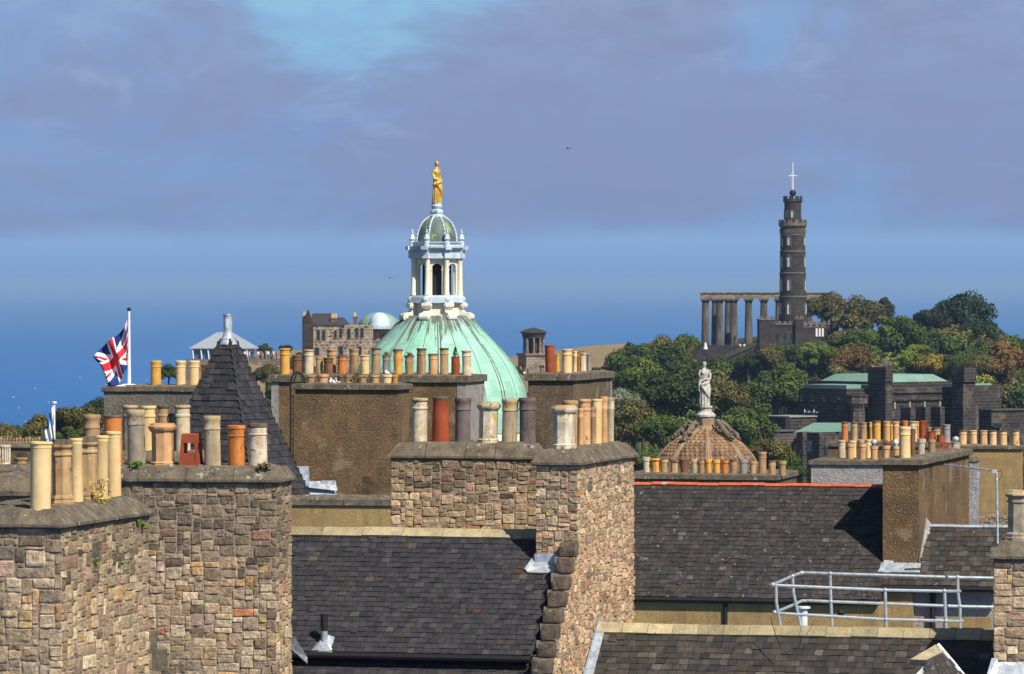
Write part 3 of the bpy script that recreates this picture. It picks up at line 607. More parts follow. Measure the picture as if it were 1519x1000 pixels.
# lead apron at the stack foot
la = MB(); zf = -4.21 - zE1
la.add([(-.72, -.20, zf - .115), (-.30, -.20, zf - .12), (-.30, -.03, zf + .03), (-.66, -.03, zf + .03), (-.66, -.03, zf + .16), (-.30, -.03, zf + .16), (-.78, -.16, zf - .06), (-.70, .05, zf + .12)], [(0, 1, 2, 3), (3, 2, 5, 4), (6, 0, 3, 7), (7, 3, 4)])
la.build('lead_apron', MS['lead'], R1)
# lower roof under the gutter
R1b = roof('slate_roof', 'strip of dark slate roof below the black gutter at the bottom', C4, th4, -4.75, -.30, -1.35, zE1 - .12, -2.0, zE1 - .12 - .55, 'slate', .125, .108, 92, gutter=False)
# vent pipe on the roof
def on_roof(px, py, C, th, yE, zE, yR, zR):
    d = Vector(((px - CX) / F, 1, (HY - py) / F)); s_ = (zR - zE) / (yR - yE); ey = Vector((math.sin(th), math.cos(th)))
    # plane: z = zE + s*((p-C).ey - yE)
    A = d.z - s_ * (d.x * ey.x + d.y * ey.y); Bc = zE + s_ * (-(C.x * ey.x + C.y * ey.y) - yE); return d * (Bc / A)
P = on_roof(481, 958, C4, th4, -1.5, zE1, .56, zr1)
vp = thing('soil_vent', 'short black and grey vent pipe with a pale lead collar on the central roof', 'vent pipe', P, -th4)
v = MB(); v.lathe([(.048, .10), (.048, .30), (.055, .30), (.055, .47), (.046, .47), (.044, .35)], 14, cap0=False); v.ci = 1; v.lathe([(.05, -.05), (.05, .22)], 14)
v.build('pipe', [MS['dark'], MS['lead']], vp, smooth='auto')
v = MB(); v.add([(-.20, -.13, -.10), (.17, -.13, -.10), (.13, .13, .12), (-.10, .13, .12), (-.06, -.06, .04), (.06, -.06, .04), (.055, .05, .16), (-.055, .05, .16)], [(0, 1, 5, 4), (1, 2, 6, 5), (3, 0, 4, 7), (2, 3, 7, 6), (4, 5, 6, 7)]); v.build('lead_collar', MS['lead'], vp)
# lead valley strip at the bottom left of the roof
lv = MB(); a, b, c, d = W(431, 938, 73.6), W(438, 946, 73.4), W(456, 975, 73.0), W(456, 984, 72.9); e, f = W(431, 962, 73.4), W(431, 950, 73.5)
lv.add([x - a for x in (a, b, c, d, e)] + [x - a + Vector((0, .04, -.02)) for x in (a, b, c, d, e)], [(0, 1, 2, 3, 4), (5, 6, 7, 8, 9)] + [(i, (i + 1) % 5, 5 + (i + 1) % 5, 5 + i) for i in range(5)])
tag(lv.build('lead_valley', MS['lead'], loc=a), 'pale lead strip slanting down beside the left stone stack foot', 'lead flashing')
# low ochre wall behind the ridge, with a lead covered dormer edge
OW = Stack('parapet', 'low ochre rendered wall with dark coping behind the central ridge', 'parapet', 579, 92, 12, 2.0, .8, 739, 1.6, 'ochre', (.155, .04, .0, .12), seed=93, seg=.9)
ld = thing('lead_dormer', 'stepped blue grey lead flashing piece between spire and brown block', 'lead flashing', W(437, 740, 99), 0)
k = 99 / F; l = MB(k); l.frus((-8, 21, 0, 40), (-8, 20, 4, 40), 0, 47); l.build('upstand', MS['lead'], ld)
l = MB(k); l.frus((21, 62, -2, 40), (21, 56, 6, 40), 4, 17); l.add([(21, -4, 17), (64, -4, 12), (60, 10, 26), (21, 10, 26)], [(0, 1, 2, 3)]); l.box(40, 60, 4, 30, 16, 26); l.build('tray', MS['lead'], ld)
# ================================================================ RIGHT HALF
R3 = roof('slate_roof', 'brown grey slate roof at the lower right under a pale stone ridge', C4, th4, .02, 6.3, 1.25, -5.20, -.2, -5.20 - 1.45 * .8, 'slate_weather', .155, .128, 95, ridge=(.075, .17, 'cope_pale', .40), gutter=False)
# lead skirt where it meets the gable
lk_ = MB(); z0 = -5.20 + 1.16 - (-5.2 - 1.16) - 0
H3 = 1.16; lk_.add([(.03, -.2, .03), (.16, -.2, .03), (.14, 1.25, H3 + .06), (.03, 1.25, H3 + .06), (.03, -.2, .16), (.03, 1.25, H3 + .2)], [(0, 1, 2, 3), (0, 3, 5, 4)]); lk_.build('lead_skirt', MS['lead'], R3)
# fallen wires lying on the ridge
wr = MB(); o_ = W(1145, 916, 75.0)
for ps in (((1143, 915), (1146, 928), (1152, 945), (1160, 965)), ((1210, 918), (1202, 932), (1196, 942))):
    wr.tube([W(x, y, 75.0 - (y - 915) * .006) - o_ for x, y in ps], .006, 4)
tag(wr.build('loose_wire', MS['dark'], loc=o_), 'thin black wires trailing over the pale stone ridge at right', 'wire')
# ---- small gablet poking out of that roof
O = W(1388, 962, 73.0); gl = thing('gablet', 'small slated gablet with a pale ridge stone at the bottom right', 'gablet', O, 0)
A = W(1350, 978, 72.6) - O; Bp = W(1388, 956, 73.0) - O; Cc = W(1434, 1008, 72.6) - O
E = W(1374, 979, 72.65) - O; F_ = W(1400, 966, 72.85) - O
m = MB(); vs = [A, E, F_, Bp, A.lerp(E, -.3)]; dn = Vector((0, .10, -.09)); m.add([A, E, F_, Bp] + [v + dn for v in (A, E, F_, Bp)], [(0, 1, 2, 3), (4, 5, 1, 0), (5, 6, 2, 1), (7, 6, 5, 4), (3, 2, 6, 7), (0, 3, 7, 4)]); m.build('ridge_stone', MS['cope_pale'], gl)
m = MB(); G = W(1330, 1030, 72.15) - O; Hh = W(1452, 1030, 72.2) - O; q0 = Vector((0, .06, -.06)); m.add([E + q0, F_ + q0, Cc + q0, Hh, G], [(0, 1, 2, 3, 4)]); 
rg = random.Random(5)
for i in range(9):
    for j in range(7):
        a_, b_ = (i + (j % 2) * .5) / 9, j / 7; c_, d_ = a_ + .10, b_ + .17
        def pt(u, v): t0 = E.lerp(F_, u); t1 = (G + Vector((.3, 0, 0))).lerp(Hh, u); return t0.lerp(t1, v) + Vector((0, .03 - .02 * 1, -.02))
        m.cc = pick(rg, PAL['slate_weather']); m.add([pt(a_, b_), pt(c_, b_), pt(c_, d_) + Vector((0, -.02, 0)), pt(a_, d_) + Vector((0, -.02, 0))], [(0, 1, 2, 3)])
m.build('slates', MS['slate'], gl)
m = MB(); m.tube([Bp + Vector((.03, -.03, .0)), (Bp + Cc) / 2 + Vector((.02, -.05, .0)), Cc + Vector((0, -.06, 0))], .028, 6); m.build('lead_verge', MS['white'], gl)

# ---- big roof behind, with orange ridge tiles
CR = Vector(((1363 - CX) / F * 90.7, 90.7)); thr = R(14)
zE2 = -5.09 - .84 * .72
zR2 = -5.09 + .84 * 1.62
R2 = roof('slate_roof', 'large brown grey slate roof with orange clay ridge tiles at right', CR, thr, -5.7, -.60, 1.62, zR2, -.72, zE2, 'slate_brown', .12, .115, 101, mat='slate_lichen', ridge=(.05, .085, 'rtile', .42))
R2c = roof('slate_roof', 'lichen whitened slate roof right of the tall harled chimney under a lead ridge', CR, thr, -.60, 1.62, .80, -5.09 + .84 * .80, -.42, -5.09 - .84 * .42, 'slate_weather', .14, .13, 102, mat='slate_lichen', ridge=(.05, .08, 'lead', .62), gutter=True)
RC = Stack('chimney_stack', 'tall brown harled chimney standing on the big slate roof at right', 'chimney stack', 1363, 90.7, 14, .66, 5.9, 681, 2.6, 'harl', (.12, .07, .005, .105), seed=111, seg=1.2)
q = MB(); zf = -5.09 - RC.ztop
q.add([(-.72, -.19, zf - .13), (.05, -.19, zf - .13), (.04, -.012, zf + .03), (-.68, -.012, zf + .03)], [(0, 1, 2, 3)]); q.add([(-.72, -.19, zf - .13), (-.50, -.21, zf - .14), (-.45, -.03, zf + .06), (-.62, -.03, zf + .08)], [(0, 1, 2, 3)]); q.build('lead_apron', MS['lead'], RC.o)
q = MB(); q.add([(.015, -.02, zf), (.10, -.02, zf + .0), (.10, .8, zf + .70), (.015, .8, zf + .80)], [(0, 1, 2, 3)]); q.add([(.012, -.02, zf - .02), (.012, .8, zf + .70), (.012, .8, zf + .92), (.012, -.02, zf + .12)], [(0, 1, 2, 3)]); q.build('cement_skirt', MS['cement'], RC.o)
g = 'pots on the tall harled chimney'
potrow(RC, 'y', .35, [
 (1333, 1351.5, 633, 'bead', 'cream', 'tall broad cream pot at the front of the tall harled chimney')], g)
potrow(RC, 'x', -.30, [
 (1349.5, 1358, 636, 'lip', 'brown', 'slim brown pot just behind the tall broad cream pot'),
 (1360, 1373, 651, 'stub', 'white', 'short white pot with rust streaks on the tall harled chimney'),
 (1376, 1388.5, 652, 'stub', 'tan', 'short tan pot with a pale crumbling rim on the tall harled chimney')], g)
potrow(RC, 'x', -.35, [
 (1393, 1407, 656, 'louvre', 'red', 'small red hooded vent with dark side openings, right half'),
 (1411, 1424.5, 656, 'bead', 'white', 'short white pot under a pale ball cowl at the end of the harled chimney')], g)
def cowl(px0, px1, py0, py1, D, clay, label, mat=None):
    c = W((px0 + px1) / 2, py1, D); r = (px1 - px0) / 2 / F * D; h = (py1 - py0) / F * D; m = MB()
    m.lathe([(r * .5, -.06), (r * .55, h * .15), (r * .9, h * .3), (r * 1.0, h * .5), (r * .9, h * .72), (r * .5, h * .93), (.001, h)], 14)
    tag(m.build('chimney_cowl', mat or MS['lead'], loc=c, smooth='auto'), label, 'cowl')
Pe = RC.at_x(1417.7, -.35); cowl(1412, 1423, 647, 656.3, Pe.y, None, 'pale ball cowl on the short white pot ending the harled chimney')
# ---- pots on the pale harled block and behind it
RB = Stack('chimney_stack', 'pale grey harled stack behind the orange ridge with a double pot row', 'chimney stack', 1325, 130, 12, 2.15, 1.6, 683, 2.0, 'harl_pale', (.14, .06, .005, .125), seed=121, seg=.9)
g = 'front pots on the pale grey stack'
potrow(RB, 'y', .22, [
 (1255, 1267.5, 657, 'stub', 'peach', 'peach pot, second from the left in the front row on the pale grey stack'),
 (1273, 1285.5, 657, 'stub', 'peach', 'peach pot, third from the left in the front row on the pale grey stack'),
 (1290.5, 1303, 661, 'stub', 'peach', 'peach pot under a pale round cowl, front row of the pale grey stack'),
 (1308, 1320.5, 661, 'stub', 'peach', 'peach pot under a dark square cowl, front row of the pale grey stack'),
 (1323.5, 1335, 661, 'stub', 'peach', 'peach pot under a small white cowl left of the tall cream pot')], g)
potrow(RB, 'y', .9, [
 (1243, 1255, 653, 'bead', 'pale', 'cream pot at the left end of the pale grey stack'),
 (1259, 1271, 654, 'bead', 'cream', 'cream pot peeping between the first two peach pots'),
 (1271.5, 1282, 652, 'bead', 'pale', 'pale pot peeping left of the third peach pot'),
 (1283, 1293.5, 652, 'bead', 'cream', 'cream pot peeping right of the third peach pot')], 'rear pots on the pale grey stack')
Dd = RB.at_y(1300, .22).y
cowl(1291.5, 1301, 651, 661.5, Dd, None, 'pale round metal cowl, left of the three cowls on peach pots')
cowl(1310, 1318, 651.5, 661.5, Dd - .05, None, 'dark red capped cowl, middle of the three cowls on peach pots', POT['brown'])
cowl(1325, 1333, 651.5, 661.5, Dd - .1, None, 'small white cowl, right of the three cowls on peach pots', MS['white'])
RD = Stack('chimney_stack', 'ochre brown stack further back carrying a mixed crowd of tall pots', 'chimney stack', 1412, 160, 12, 4.0, 1.6, 656.5, 2.2, 'harl', (.17, .06, .005, .155), seed=122, seg=.9)
g = 'tall mixed pots further back at right'
potrow(RD, 'y', .3, [
 (1247.5, 1258.5, 625.8, 'roll', 'orange', 'tall orange pot, leftmost of the far tall row at right'),
 (1262, 1273, 626, 'roll', 'buff', 'tall yellowish pot, second of the far tall row at right'),
 (1275.5, 1286.5, 626.7, 'roll', 'tan', 'tall brownish pot, third of the far tall row at right'),
 (1289, 1294.5, 626, 'roll', 'yellow', 'slim yellow pot between the brownish and the broad yellow pot', .8),
 (1294.7, 1307, 624, 'roll', 'yellow', 'broad bright yellow pot of the far tall row at right'),
 (1310, 1321, 625, 'roll', 'peach', 'tall pale peach pot right of the broad yellow pot'),
 (1320, 1325, 626, 'roll', 'yellow', 'thin yellow pot between two tall pale peach pots', .8),
 (1324, 1335, 625.6, 'roll', 'peach', 'tall pale peach pot left of the tall cream one in front'),
 (1337.5, 1347, 624, 'vase', 'orange', 'orange flared pot rising above the tall broad cream pot', .9),
 (1348, 1361, 625, 'roll', 'white', 'tall whitish pot right behind the tall broad cream pot'),
 (1359, 1363.5, 625, 'roll', 'yellow', 'thin yellow pot left of the rust red flared pot', .8),
 (1363, 1374, 624, 'vase', 'red', 'rust red pot widening upwards in the far tall row'),
 (1374, 1383, 634, 'bead', 'tan', 'tan pot mostly hidden right of the rust red flared pot', .9),
 (1383, 1395.5, 634, 'roll', 'buff', 'buff ringed pot behind the red pots in the far row', .9),
 (1375.5, 1388.5, 640, 'taper', 'red', 'dark red pot, left of the two short red ones in the far row', .2),
 (1389, 1401, 645, 'taper', 'red', 'brick red pot, right of the two short red ones in the far row', .1),
 (1398, 1410.5, 630, 'roll', 'grey', 'tall grey buff pot at the right end of the far crowd')], g)
RE = Stack('chimney_stack', 'yellow ochre block wall stack with six matching peach pots at the far right', 'chimney stack', 1514, 150, 9, 2.3, 1.0, 661.5, 2.2, 'ochre', (.11, .07, .005, .095), seed=123, seg=1.1)
q = MB(); rg = random.Random(4)
for i in range(1, 6):
    z = -.2 - i * .36; q.box(-2.3, 0, -.004, .0, z, z + .012)
    for j in range(5): x = -2.2 + j * .5 + (i % 2) * .25; q.box(x, x + .012, -.004, .0, z, z + .36)
q.build('mortar_lines', MS['mortar'], RE.o)
potrow(RE, 'y', .3, [(a, b, 638.5, 'roll', 'apricot', 'peach ringed pot, %s from the left of six matching pots at far right' % ORD[i]) for i, (a, b) in enumerate(((1422, 1434.5), (1438, 1450), (1454, 1465.5), (1467, 1479), (1482.5, 1494.5), (1501, 1513)))], 'six matching peach pots')
RM = Stack('wall', 'little rubble wall with pale joints below the ochre stack at right', 'wall', 1500, 120, 9, 1.1, .3, 766, .8, None, (0, 0, 0, 0), kind='r', seed=124, pal='mix', faces='f', ch=(.08, .12))
RF = Stack('chimney_stack', 'narrow whitish harled pillar directly right of the tall harled chimney', 'chimney stack', 1449.5, 100, 9, .34, .5, 680, 1.9, 'harl_pale', (.09, .02, .0, .04), seed=125)
lp = MB(); c = W(1451, 705, 99); lp.box(-.035, .035, -.03, .03, -.06, .06); lp.box(-.014, .014, -.02, .02, -.36, -.06); tag(lp.build('outlet_box', MS['lead'], loc=c), 'small grey box with a pipe on the whitish pillar', 'outlet box')
# ---- small row before the stone dome
S5 = Stack('chimney_stack', 'long flat coped stack behind the orange ridge with sixteen short pots', 'chimney stack', 1152, 115, 12, 3.55, 3.0, 704.5, 1.2, 'harl_dark', (.13, .05, .005, .12), seed=131, seg=1.6)
g = 'short pots in front of the stone dome'
rows = [(953, 965, 678, 'stub', 'white', 'pale cream pot'), (966, 979, 680, 'octcap', 'yellow', 'yellow eight sided pot'), (979, 991.5, 681, 'stub', 'buff', 'buff pot'), (994, 1007, 682, 'octcap', 'buff', 'tan eight sided pot'), (1008, 1022, 681, 'vase', 'brown', 'broad brown pot'), (1024.5, 1035, 681, 'stub', 'pale', 'slim pale pot'), (1034.6, 1046, 683, 'stub', 'buff', 'greyish buff pot'), (1046, 1057, 681, 'stub', 'yellow', 'orange yellow pot'), (1057, 1069.5, 682, 'stub', 'yellow', 'bright yellow pot'), (1069, 1081, 682, 'stub', 'orange', 'dull orange pot'), (1082, 1094.5, 682, 'bell', 'tan', 'round shouldered brown pot'), (1096, 1109, 681, 'stub', 'grey', 'grey pot'), (1111.5, 1122.5, 683, 'stub', 'buff', 'buff ringed pot'), (1124, 1137.5, 670.6, 'bead', 'tan', 'tallest brown orange pot'), (1139.5, 1152, 683, 'bell', 'buff', 'buff wide rimmed pot'), (1154, 1167, 684, 'stub', 'tan', 'short dark rimmed pot')]
potrow(S5, 'y', .35, [r[:5] + ('%s, %s from the left in the row before the stone dome' % (r[5], ORD[i]),) for i, r in enumerate(rows)], g)
# ---- ochre wall, downpipe and windows under the big roof
ow = thing('rendered_wall', 'ochre harled wall strip below the black gutter of the big roof', 'wall', (CR.x, CR.y, zE2), -thr)
m = MB(); m.box(-5.6, -.62, -.70, 1.0, -1.5, -.06); m.build('wall', MS['ochre'], ow)
m = MB(); m.tube([(-3.42, -.72, -.06), (-3.42, -.72, -1.4)], .04, 8); m.tube([(-3.42, -.78, -.05), (-3.42, -.72, -.16)], .04, 8); m.build('downpipe', MS['dark'], ow)
wn = MB(); wn.box(-2.15, -1.45, -.675, -.61, -.62, -.18); w_ = wn.build('window', MS['glass'], ow)
m = MB(); m.box(-2.19, -1.41, -.69, -.676, -.40, -.37); m.box(-1.82, -1.79, -.692, -.677, -.62, -.18); m.box(-2.19, -2.15, -.69, -.66, -.62, -.18); m.box(-1.45, -1.41, -.69, -.66, -.62, -.18); m.build('window_frame', MS['cement'], w_)
fl_ = MB(); fl_.lathe([(.07, -.3), (.07, .02), (.12, .03), (.12, .06), (.05, .07)], 16); tag(fl_.build('flue_pipe', MS['white'], loc=W(1192, 905, 88.2), smooth='auto'), 'white capped flue pipe behind the left end of the railing', 'flue')
fb = MB(); fb.ball((0, 0, 0), .065, 10); tag(fb.build('ball_vent', MS['dark'], loc=W(1247, 909, 88)), 'shiny black round vent on the ochre wall behind the railing', 'vent')
pk = thing('rendered_wall', 'pale pink harled wall in the shadow of the lichened roof at right', 'wall', (CR.x, CR.y, -5.5), -thr)
m = MB(); m.box(-.35, 1.75, -.22, .6, -1.4, .0); m.build('wall', MS['harl_pink'], pk)
m = MB(); m.box(-.72, -.05, -.38, .6, -1.4, -.08); m.build('side_wall', MS['ochre'], pk)
m = MB(); m.tube([(.30, -.29, .05), (.30, -.29, -1.2)], .05, 8); m.build('downpipe', MS['dark'], pk)
m = MB(); m.box(.50, 1.35, -.235, -.20, -.9, -.52); m.build('window_surround', MS['ochre'], pk); m = MB(); m.box(.62, 1.2, -.245, -.236, -.9, -.70); m.build('window', MS['glass'], pk)
# ---- railing
rl = thing('guard_railing', 'pale blue green tubular guard railing around the flat roof at right', 'railing', W(1150, 925, 82))
O = W(1150, 925, 82); Df, Db = 82, 85
def rail(name, ps, r=.026):
    m = MB(); m.tube([W(x, y, d) - O for x, y, d in ps], r, 8)
    m.build(name, MS['rail'], rl, smooth='auto')
zt_, zl = -4.905, -5.38
def yy(z, D): return HY - z * F / D
rail('top_rail', [(1500, 858, Db), (1421, 856.5, Db), (1232, 851, Db), (1193, 849.5, Db + .1), (1186, 850.5, Db), (1172, 856, 84), (1152, 865, 82.3), (1146, 867.5, 82.0), (1152, 868.5, Df), (1313, 875.5, Df), (1401, 877, Df), (1424, 877, Df + .6)])
rail('mid_rail', [(1500, 901, Db), (1421, 899.5, Db), (1232, 892.5, Db), (1197, 891, Db + .1), (1189, 891.5, Db), (1175, 898, 84), (1156, 906, 82.4), (1149, 908.5, 82.0), (1156, 910, Df), (1313, 919, Df), (1401, 921, Df), (1428, 921.5, Df + .4)])
for ps in ([(1151, 868, Df), (1151.5, 893, Df), (1154, 908, Df), (1158, 930, Df)], [(1175.5, 855, 84), (1177, 880, 84), (1182, 902, 84), (1188, 930, 84)], [(1231.5, 851, Db), (1232, 880, Db), (1234.5, 935, Db)], [(1313, 875, Df), (1313.5, 900, Df), (1315, 940, Df)], [(1401, 877, Df), (1402, 900, Df), (1403.5, 940, Df)], [(1420.5, 856, Db), (1421, 880, Db), (1424, 900, Db), (1424.5, 940, Db)]): rail('post', ps, .027)
for (x, y, d) in ((1231.5, 851, Db), (1232.5, 892.5, Db), (1313, 875.5, Df), (1314, 919, Df), (1401, 877, Df), (1403, 921, Df), (1420.5, 856.5, Db), (1423.5, 899.5, Db), (1146, 867.5, Df), (1149, 908.5, Df), (1175.5, 855, 84), (1189, 850, Db)): cb = MB(); cb.ball(W(x, y, d) - O, .040, 6); cb.build('clamp', MS['rail'], rl, smooth='auto')
# flat roof it stands on
fr = MB(); fr.box(-1.2, 6.5, 1.6, 9.5, -.3, 0); tag(fr.build('flat_roof', MS['cement'], loc=(C4.x + 2.0, C4.y + 2, -5.95), rz=-th4), 'grey flat roof hidden behind the pale ridge under the railing', 'flat roof')
# ---- right edge stack
S6 = Stack('chimney_stack', 'rubble stone stack at the right edge with a sloping cope', 'chimney stack', 1566, 73.2, 9, .90, 1.3, 803, 2.2, None, (.27, .06, .10, .05), kind='r', seed=141, pal='mix', pal_top='dark', top_frac=.15, faces='f', ch=(.12, .22))
potrow(S6, 'y', .28, [(1492, 1528, 727, 'oct', 'lichen', 'grey octagonal pot with orange lichen cut by the right edge')], None)
q = MB(); z = -(983 - 803) / F * 73.2; q.frus((-.96, .1, -.22, .0), (-.9, .1, -.03, .0), z - .35, z); q.add([(-1.02, -.30, z - .3), (-.85, -.25, z - .32), (-.84, -.03, z + .05), (-.93, -.03, z + .06)], [(0, 1, 2, 3)]); q.build('lead_apron', MS['lead'], S6.o)
# ---- television aerial
ae = thing('television_aerial', 'thin grey television aerial on a pole above the right roofs', 'aerial', W(1480, 806, 84)); O = W(1480, 806, 84)
m = MB(); m.tube([Vector((0, 0, 0)), W(1478.5, 697, 84) - O], .020, 6); m.build('mast', MS['lead'], ae)
m = MB(); a, b = W(1476, 699, 83.9) - O, W(1400, 690, 87) - O; m.tube([a, b], .009, 5)
for i in range(20):
    p = a.lerp(b, .12 + .86 * i / 19); m.tube([p + Vector((0, -.02, -.035)), p + Vector((.0, .02, .035))], .005, 4)
m.box(a.x - .06, a.x + .03, a.y - .03, a.y + .03, a.z - .03, a.z + .03); m.build('boom', MS['lead'], ae)
m = MB(); m.tube([W(1479, 700, 83.9) - O, W(1485, 697, 83.8) - O, W(1486, 706, 83.8) - O, W(1480, 714, 83.9) - O], .006, 4); m.build('cable', MS['dark'], ae)
# ---- weeds and a little conifer
def tuft(name, P, r, n, seed, mats, label, cat, h=1.0, leaf=.03):
    rg = random.Random(seed); m = MB()
    for i in range(n):
        a = rg.uniform(0, 6.28); t = rg.random(); z = rg.uniform(0, h) * r; q = Vector((math.cos(a) * r * t, math.sin(a) * r * t, z)); m.ci = rg.randrange(len(mats))
        d = Vector((rg.uniform(-1, 1), rg.uniform(-1, 1), rg.uniform(-.3, 1))).normalized() * leaf; e = d.orthogonal().normalized() * leaf * .45
        m.add([q - e, q + e, q + d + e * .5, q + d - e * .5], [(0, 1, 2, 3)])
        if i % 6 == 0: m.tube([Vector((q.x * .2, q.y * .2, 0)), q], .004, 3)
    tag(m.build(name, mats, loc=P), label, cat)
LF = {'green': mk('weed_leaf', (.10, .19, .03), (.06, .12, .02), 9, .7, 0), 'yellow': mk('yellow_flower', (.75, .52, .02), (.6, .4, .02), 9, .7, 0), 'dry': mk('dry_weed', (.15, .10, .05), (.10, .06, .04), 9, .8, 0), 'conifer': mk('conifer_leaf', (.03, .10, .02), (.02, .06, .02), 9, .8, 0)}
tuft('weed', S2.at_y(202, .05), .10, 130, 1, [LF['green']], 'small green weed at the foot of the orange lichened pot', 'weed', .7)
tuft('ragwort', S1.at_x(150, -.12), .16, 90, 2, [LF['green'], LF['yellow'], LF['dry']], 'yellow flowered weed between the cream pots at left', 'weed', 1.9, .03)
Pq = B2.at_y(675.5, .45); Pq.z += 27 / F * Pq.y; m = MB(); rg = random.Random(3); m.tube([(0, 0, -.1), (0, 0, .22)], .008, 4)
for i in range(200):
    z = rg.uniform(0, .24); a = rg.uniform(0, 6.28); r = (.25 - z) * .35 * rg.random(); q = Vector((r * math.cos(a), r * math.sin(a), z)); d = Vector((math.cos(a), math.sin(a), .8)).normalized() * .035; e = d.orthogonal().normalized() * .012; m.add([q - e, q + e, q + d], [(0, 1, 2)])
tag(m.build('conifer_seedling', LF['conifer'], loc=Pq), 'tiny conifer sprouting from the dark red pot', 'plant')
tuft('dry_weed', B1.at_y(531, .15), .16, 130, 7, [LF['dry'], LF['green'], LF['dry']], 'dry brown weed among the stub pots on the brown block', 'weed', 2.2, .035)
db = MB(); rg = random.Random(8)
for i in range(16): db.ball((rg.uniform(-.11, .11), rg.uniform(-.08, .08), rg.uniform(0, .12)), rg.uniform(.015, .035), 4)
tag(db.build('mortar_rubble', MS['white'], loc=B1.at_y(497, .25)), 'heap of white mortar crumbs between stub pots on the brown block', 'rubble heap')
for i, (st, px, of) in enumerate(((B2, 607.5, .45), (B2, 573.5, .45))):
    Pq = st.at_y(px, of); Pq.z += 28 / F * Pq.y; tuft('weed', Pq, .07, 40, 20 + i, [LF['dry'], LF['green']], ('thin tuft growing from a short buff pot before the dome', 'thin tuft growing from the short grey pot above the gull')[i], 'weed', 1.2, .04)
# weeds in the walls and cope of the left stacks
for i, (st, lx, ly, z) in enumerate(((S1, .03, 1.35, -.75), (S1, .03, 2.4, -.85), (S1, .03, 3.2, -.32), (S1, .03, 3.4, -.38))):
    tuft('weed', st.world(lx, ly, z), .055, 50, 30 + i, [LF['green']], ('green weed in the joints of the front left stack, nearest of four', 'green weed in the joints of the front left stack, second of four', 'green weed hanging under the cope of the front left stack', 'green weed at the far top corner of the front left stack')[i], 'weed', .8, .03)
tuft('weed', S2.at_y(393, .02), .09, 70, 40, [LF['dry']], 'brown dry tuft at the right end of the wide stone cope', 'weed', .6, .04)
# ================================================================ GROUND, SEA, HILL
def sstep(t): t = max(0, min(1, t)); return t * t * (3 - 2 * t)
CREST = [(-500, 800), (100, 770), (230, 640), (290, 552), (330, 538), (380, 530), (450, 535), (760, 548), (880, 532), (950, 527), (1000, 534), (1035, 546), (1118, 544), (1134, 516), (1240, 502), (1350, 505), (1420, 500), (1480, 508), (1519, 514), (1700, 560), (2100, 700), (2600, 800)]
EDGE = [(-500, 1060), (840, 960), (950, 935), (1010, 1050), (1120, 1075), (2600, 1075)]
def interp(T, x):
    if x <= T[0][0]: return T[0][1]
    for (a, b), (c, d) in zip(T, T[1:]):
        if x <= c: return b + (d - b) * (x - a) / (c - a)
    return T[-1][1]
def ground_z(X, Y):
    px = CX + X / 1080 * F; zc = (HY - interp(CREST, px)) / F * 1080; ed = interp(EDGE, px)
    if Y > 1230: z = zc - (Y - 1230) * .22
    elif Y > ed: z = zc
    else: z = zc - (ed - Y) * .105
    lo = -48 if Y < 1230 else -108.5
    z = max(z, lo)
    if Y < 760: z = min(z, -40) + (z - min(z, -40)) * sstep((Y - 640) / 120)
    return z
def near_t(Y): return Y
m = MB(); xs = [-260 + 9 * i for i in range(75)]; ys = [20, 60, 120, 250, 400, 550] + [620 + 14 * i for i in range(60)] + [1500, 1600, 1800, 2200, 2800, 3450]
xs = [-5000, -2000, -900, -500] + xs + [600, 900, 2000, 5000]
vs = []
for Y in ys:
    for X in xs:
        z = ground_z(X, Y); z += noise.noise(Vector((X * .02, Y * .02, 0))) * 1.2 * sstep((Y - 700) / 150) * (1 if z > -100 else 0)
        vs.append((X, Y, z))
nx = len(xs); m.add(vs, [(j * nx + i, j * nx + i + 1, (j + 1) * nx + i + 1, (j + 1) * nx + i) for j in range(len(ys) - 1) for i in range(nx - 1)])
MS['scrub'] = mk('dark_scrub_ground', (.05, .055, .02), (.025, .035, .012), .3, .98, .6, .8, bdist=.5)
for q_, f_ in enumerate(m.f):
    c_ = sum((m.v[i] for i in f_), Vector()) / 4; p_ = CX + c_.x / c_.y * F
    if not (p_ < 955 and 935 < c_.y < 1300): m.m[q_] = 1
MS['hill'] = mk('dry_grass_hill', (.29, .205, .10), (.20, .16, .075), .035, .98, .6, .8, spots=(((.07, .075, .03), .09, .62), ((.35, .27, .15), .2, .66)), bdist=.5)
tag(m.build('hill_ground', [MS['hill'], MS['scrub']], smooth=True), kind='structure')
m = MB(); m.add([(-120000, 3300, -110), (120000, 3300, -110), (120000, 180000, -110), (-120000, 180000, -110)], [(0, 1, 2, 3)])
sea = mk('sea_water', (.005, .105, .34), (.008, .13, .40), .004, .45, .4, .05, spec=.12, bdist=2.0, st=(1, .12, 1))
tag(m.build('sea', sea), kind='structure')
wc = MB(); rg = random.Random(5)
for (x, y, w) in ((104, 610, 4), (100, 612, 1.5), (160, 571, 2), (28, 606, 1.5), (52, 577, 1.5), (6, 639, 2.5), (72, 597, 1.5), (20, 590, 2), (119, 561, 1.3), (217, 564, 1.3), (38, 626, 1.5)):
    D_ = 110 * F / (y - HY) * .999; a = W(x - w, y, D_); b = W(x + w, y + .5, D_); h = .9 / F * D_
    wc.add([(a.x, D_, -109.7), (b.x, D_, -109.7), (b.x - h, D_, -109.7 + h), (a.x + h, D_, -109.7 + h), (a.x, D_ + 9, -109.7), (b.x, D_ + 9, -109.7)], [(0, 1, 2, 3), (2, 3, 4, 5)])
tag(wc.build('whitecaps', MS['white']), 'small white flecks of foam and sails on the blue sea', 'foam', kind='stuff')

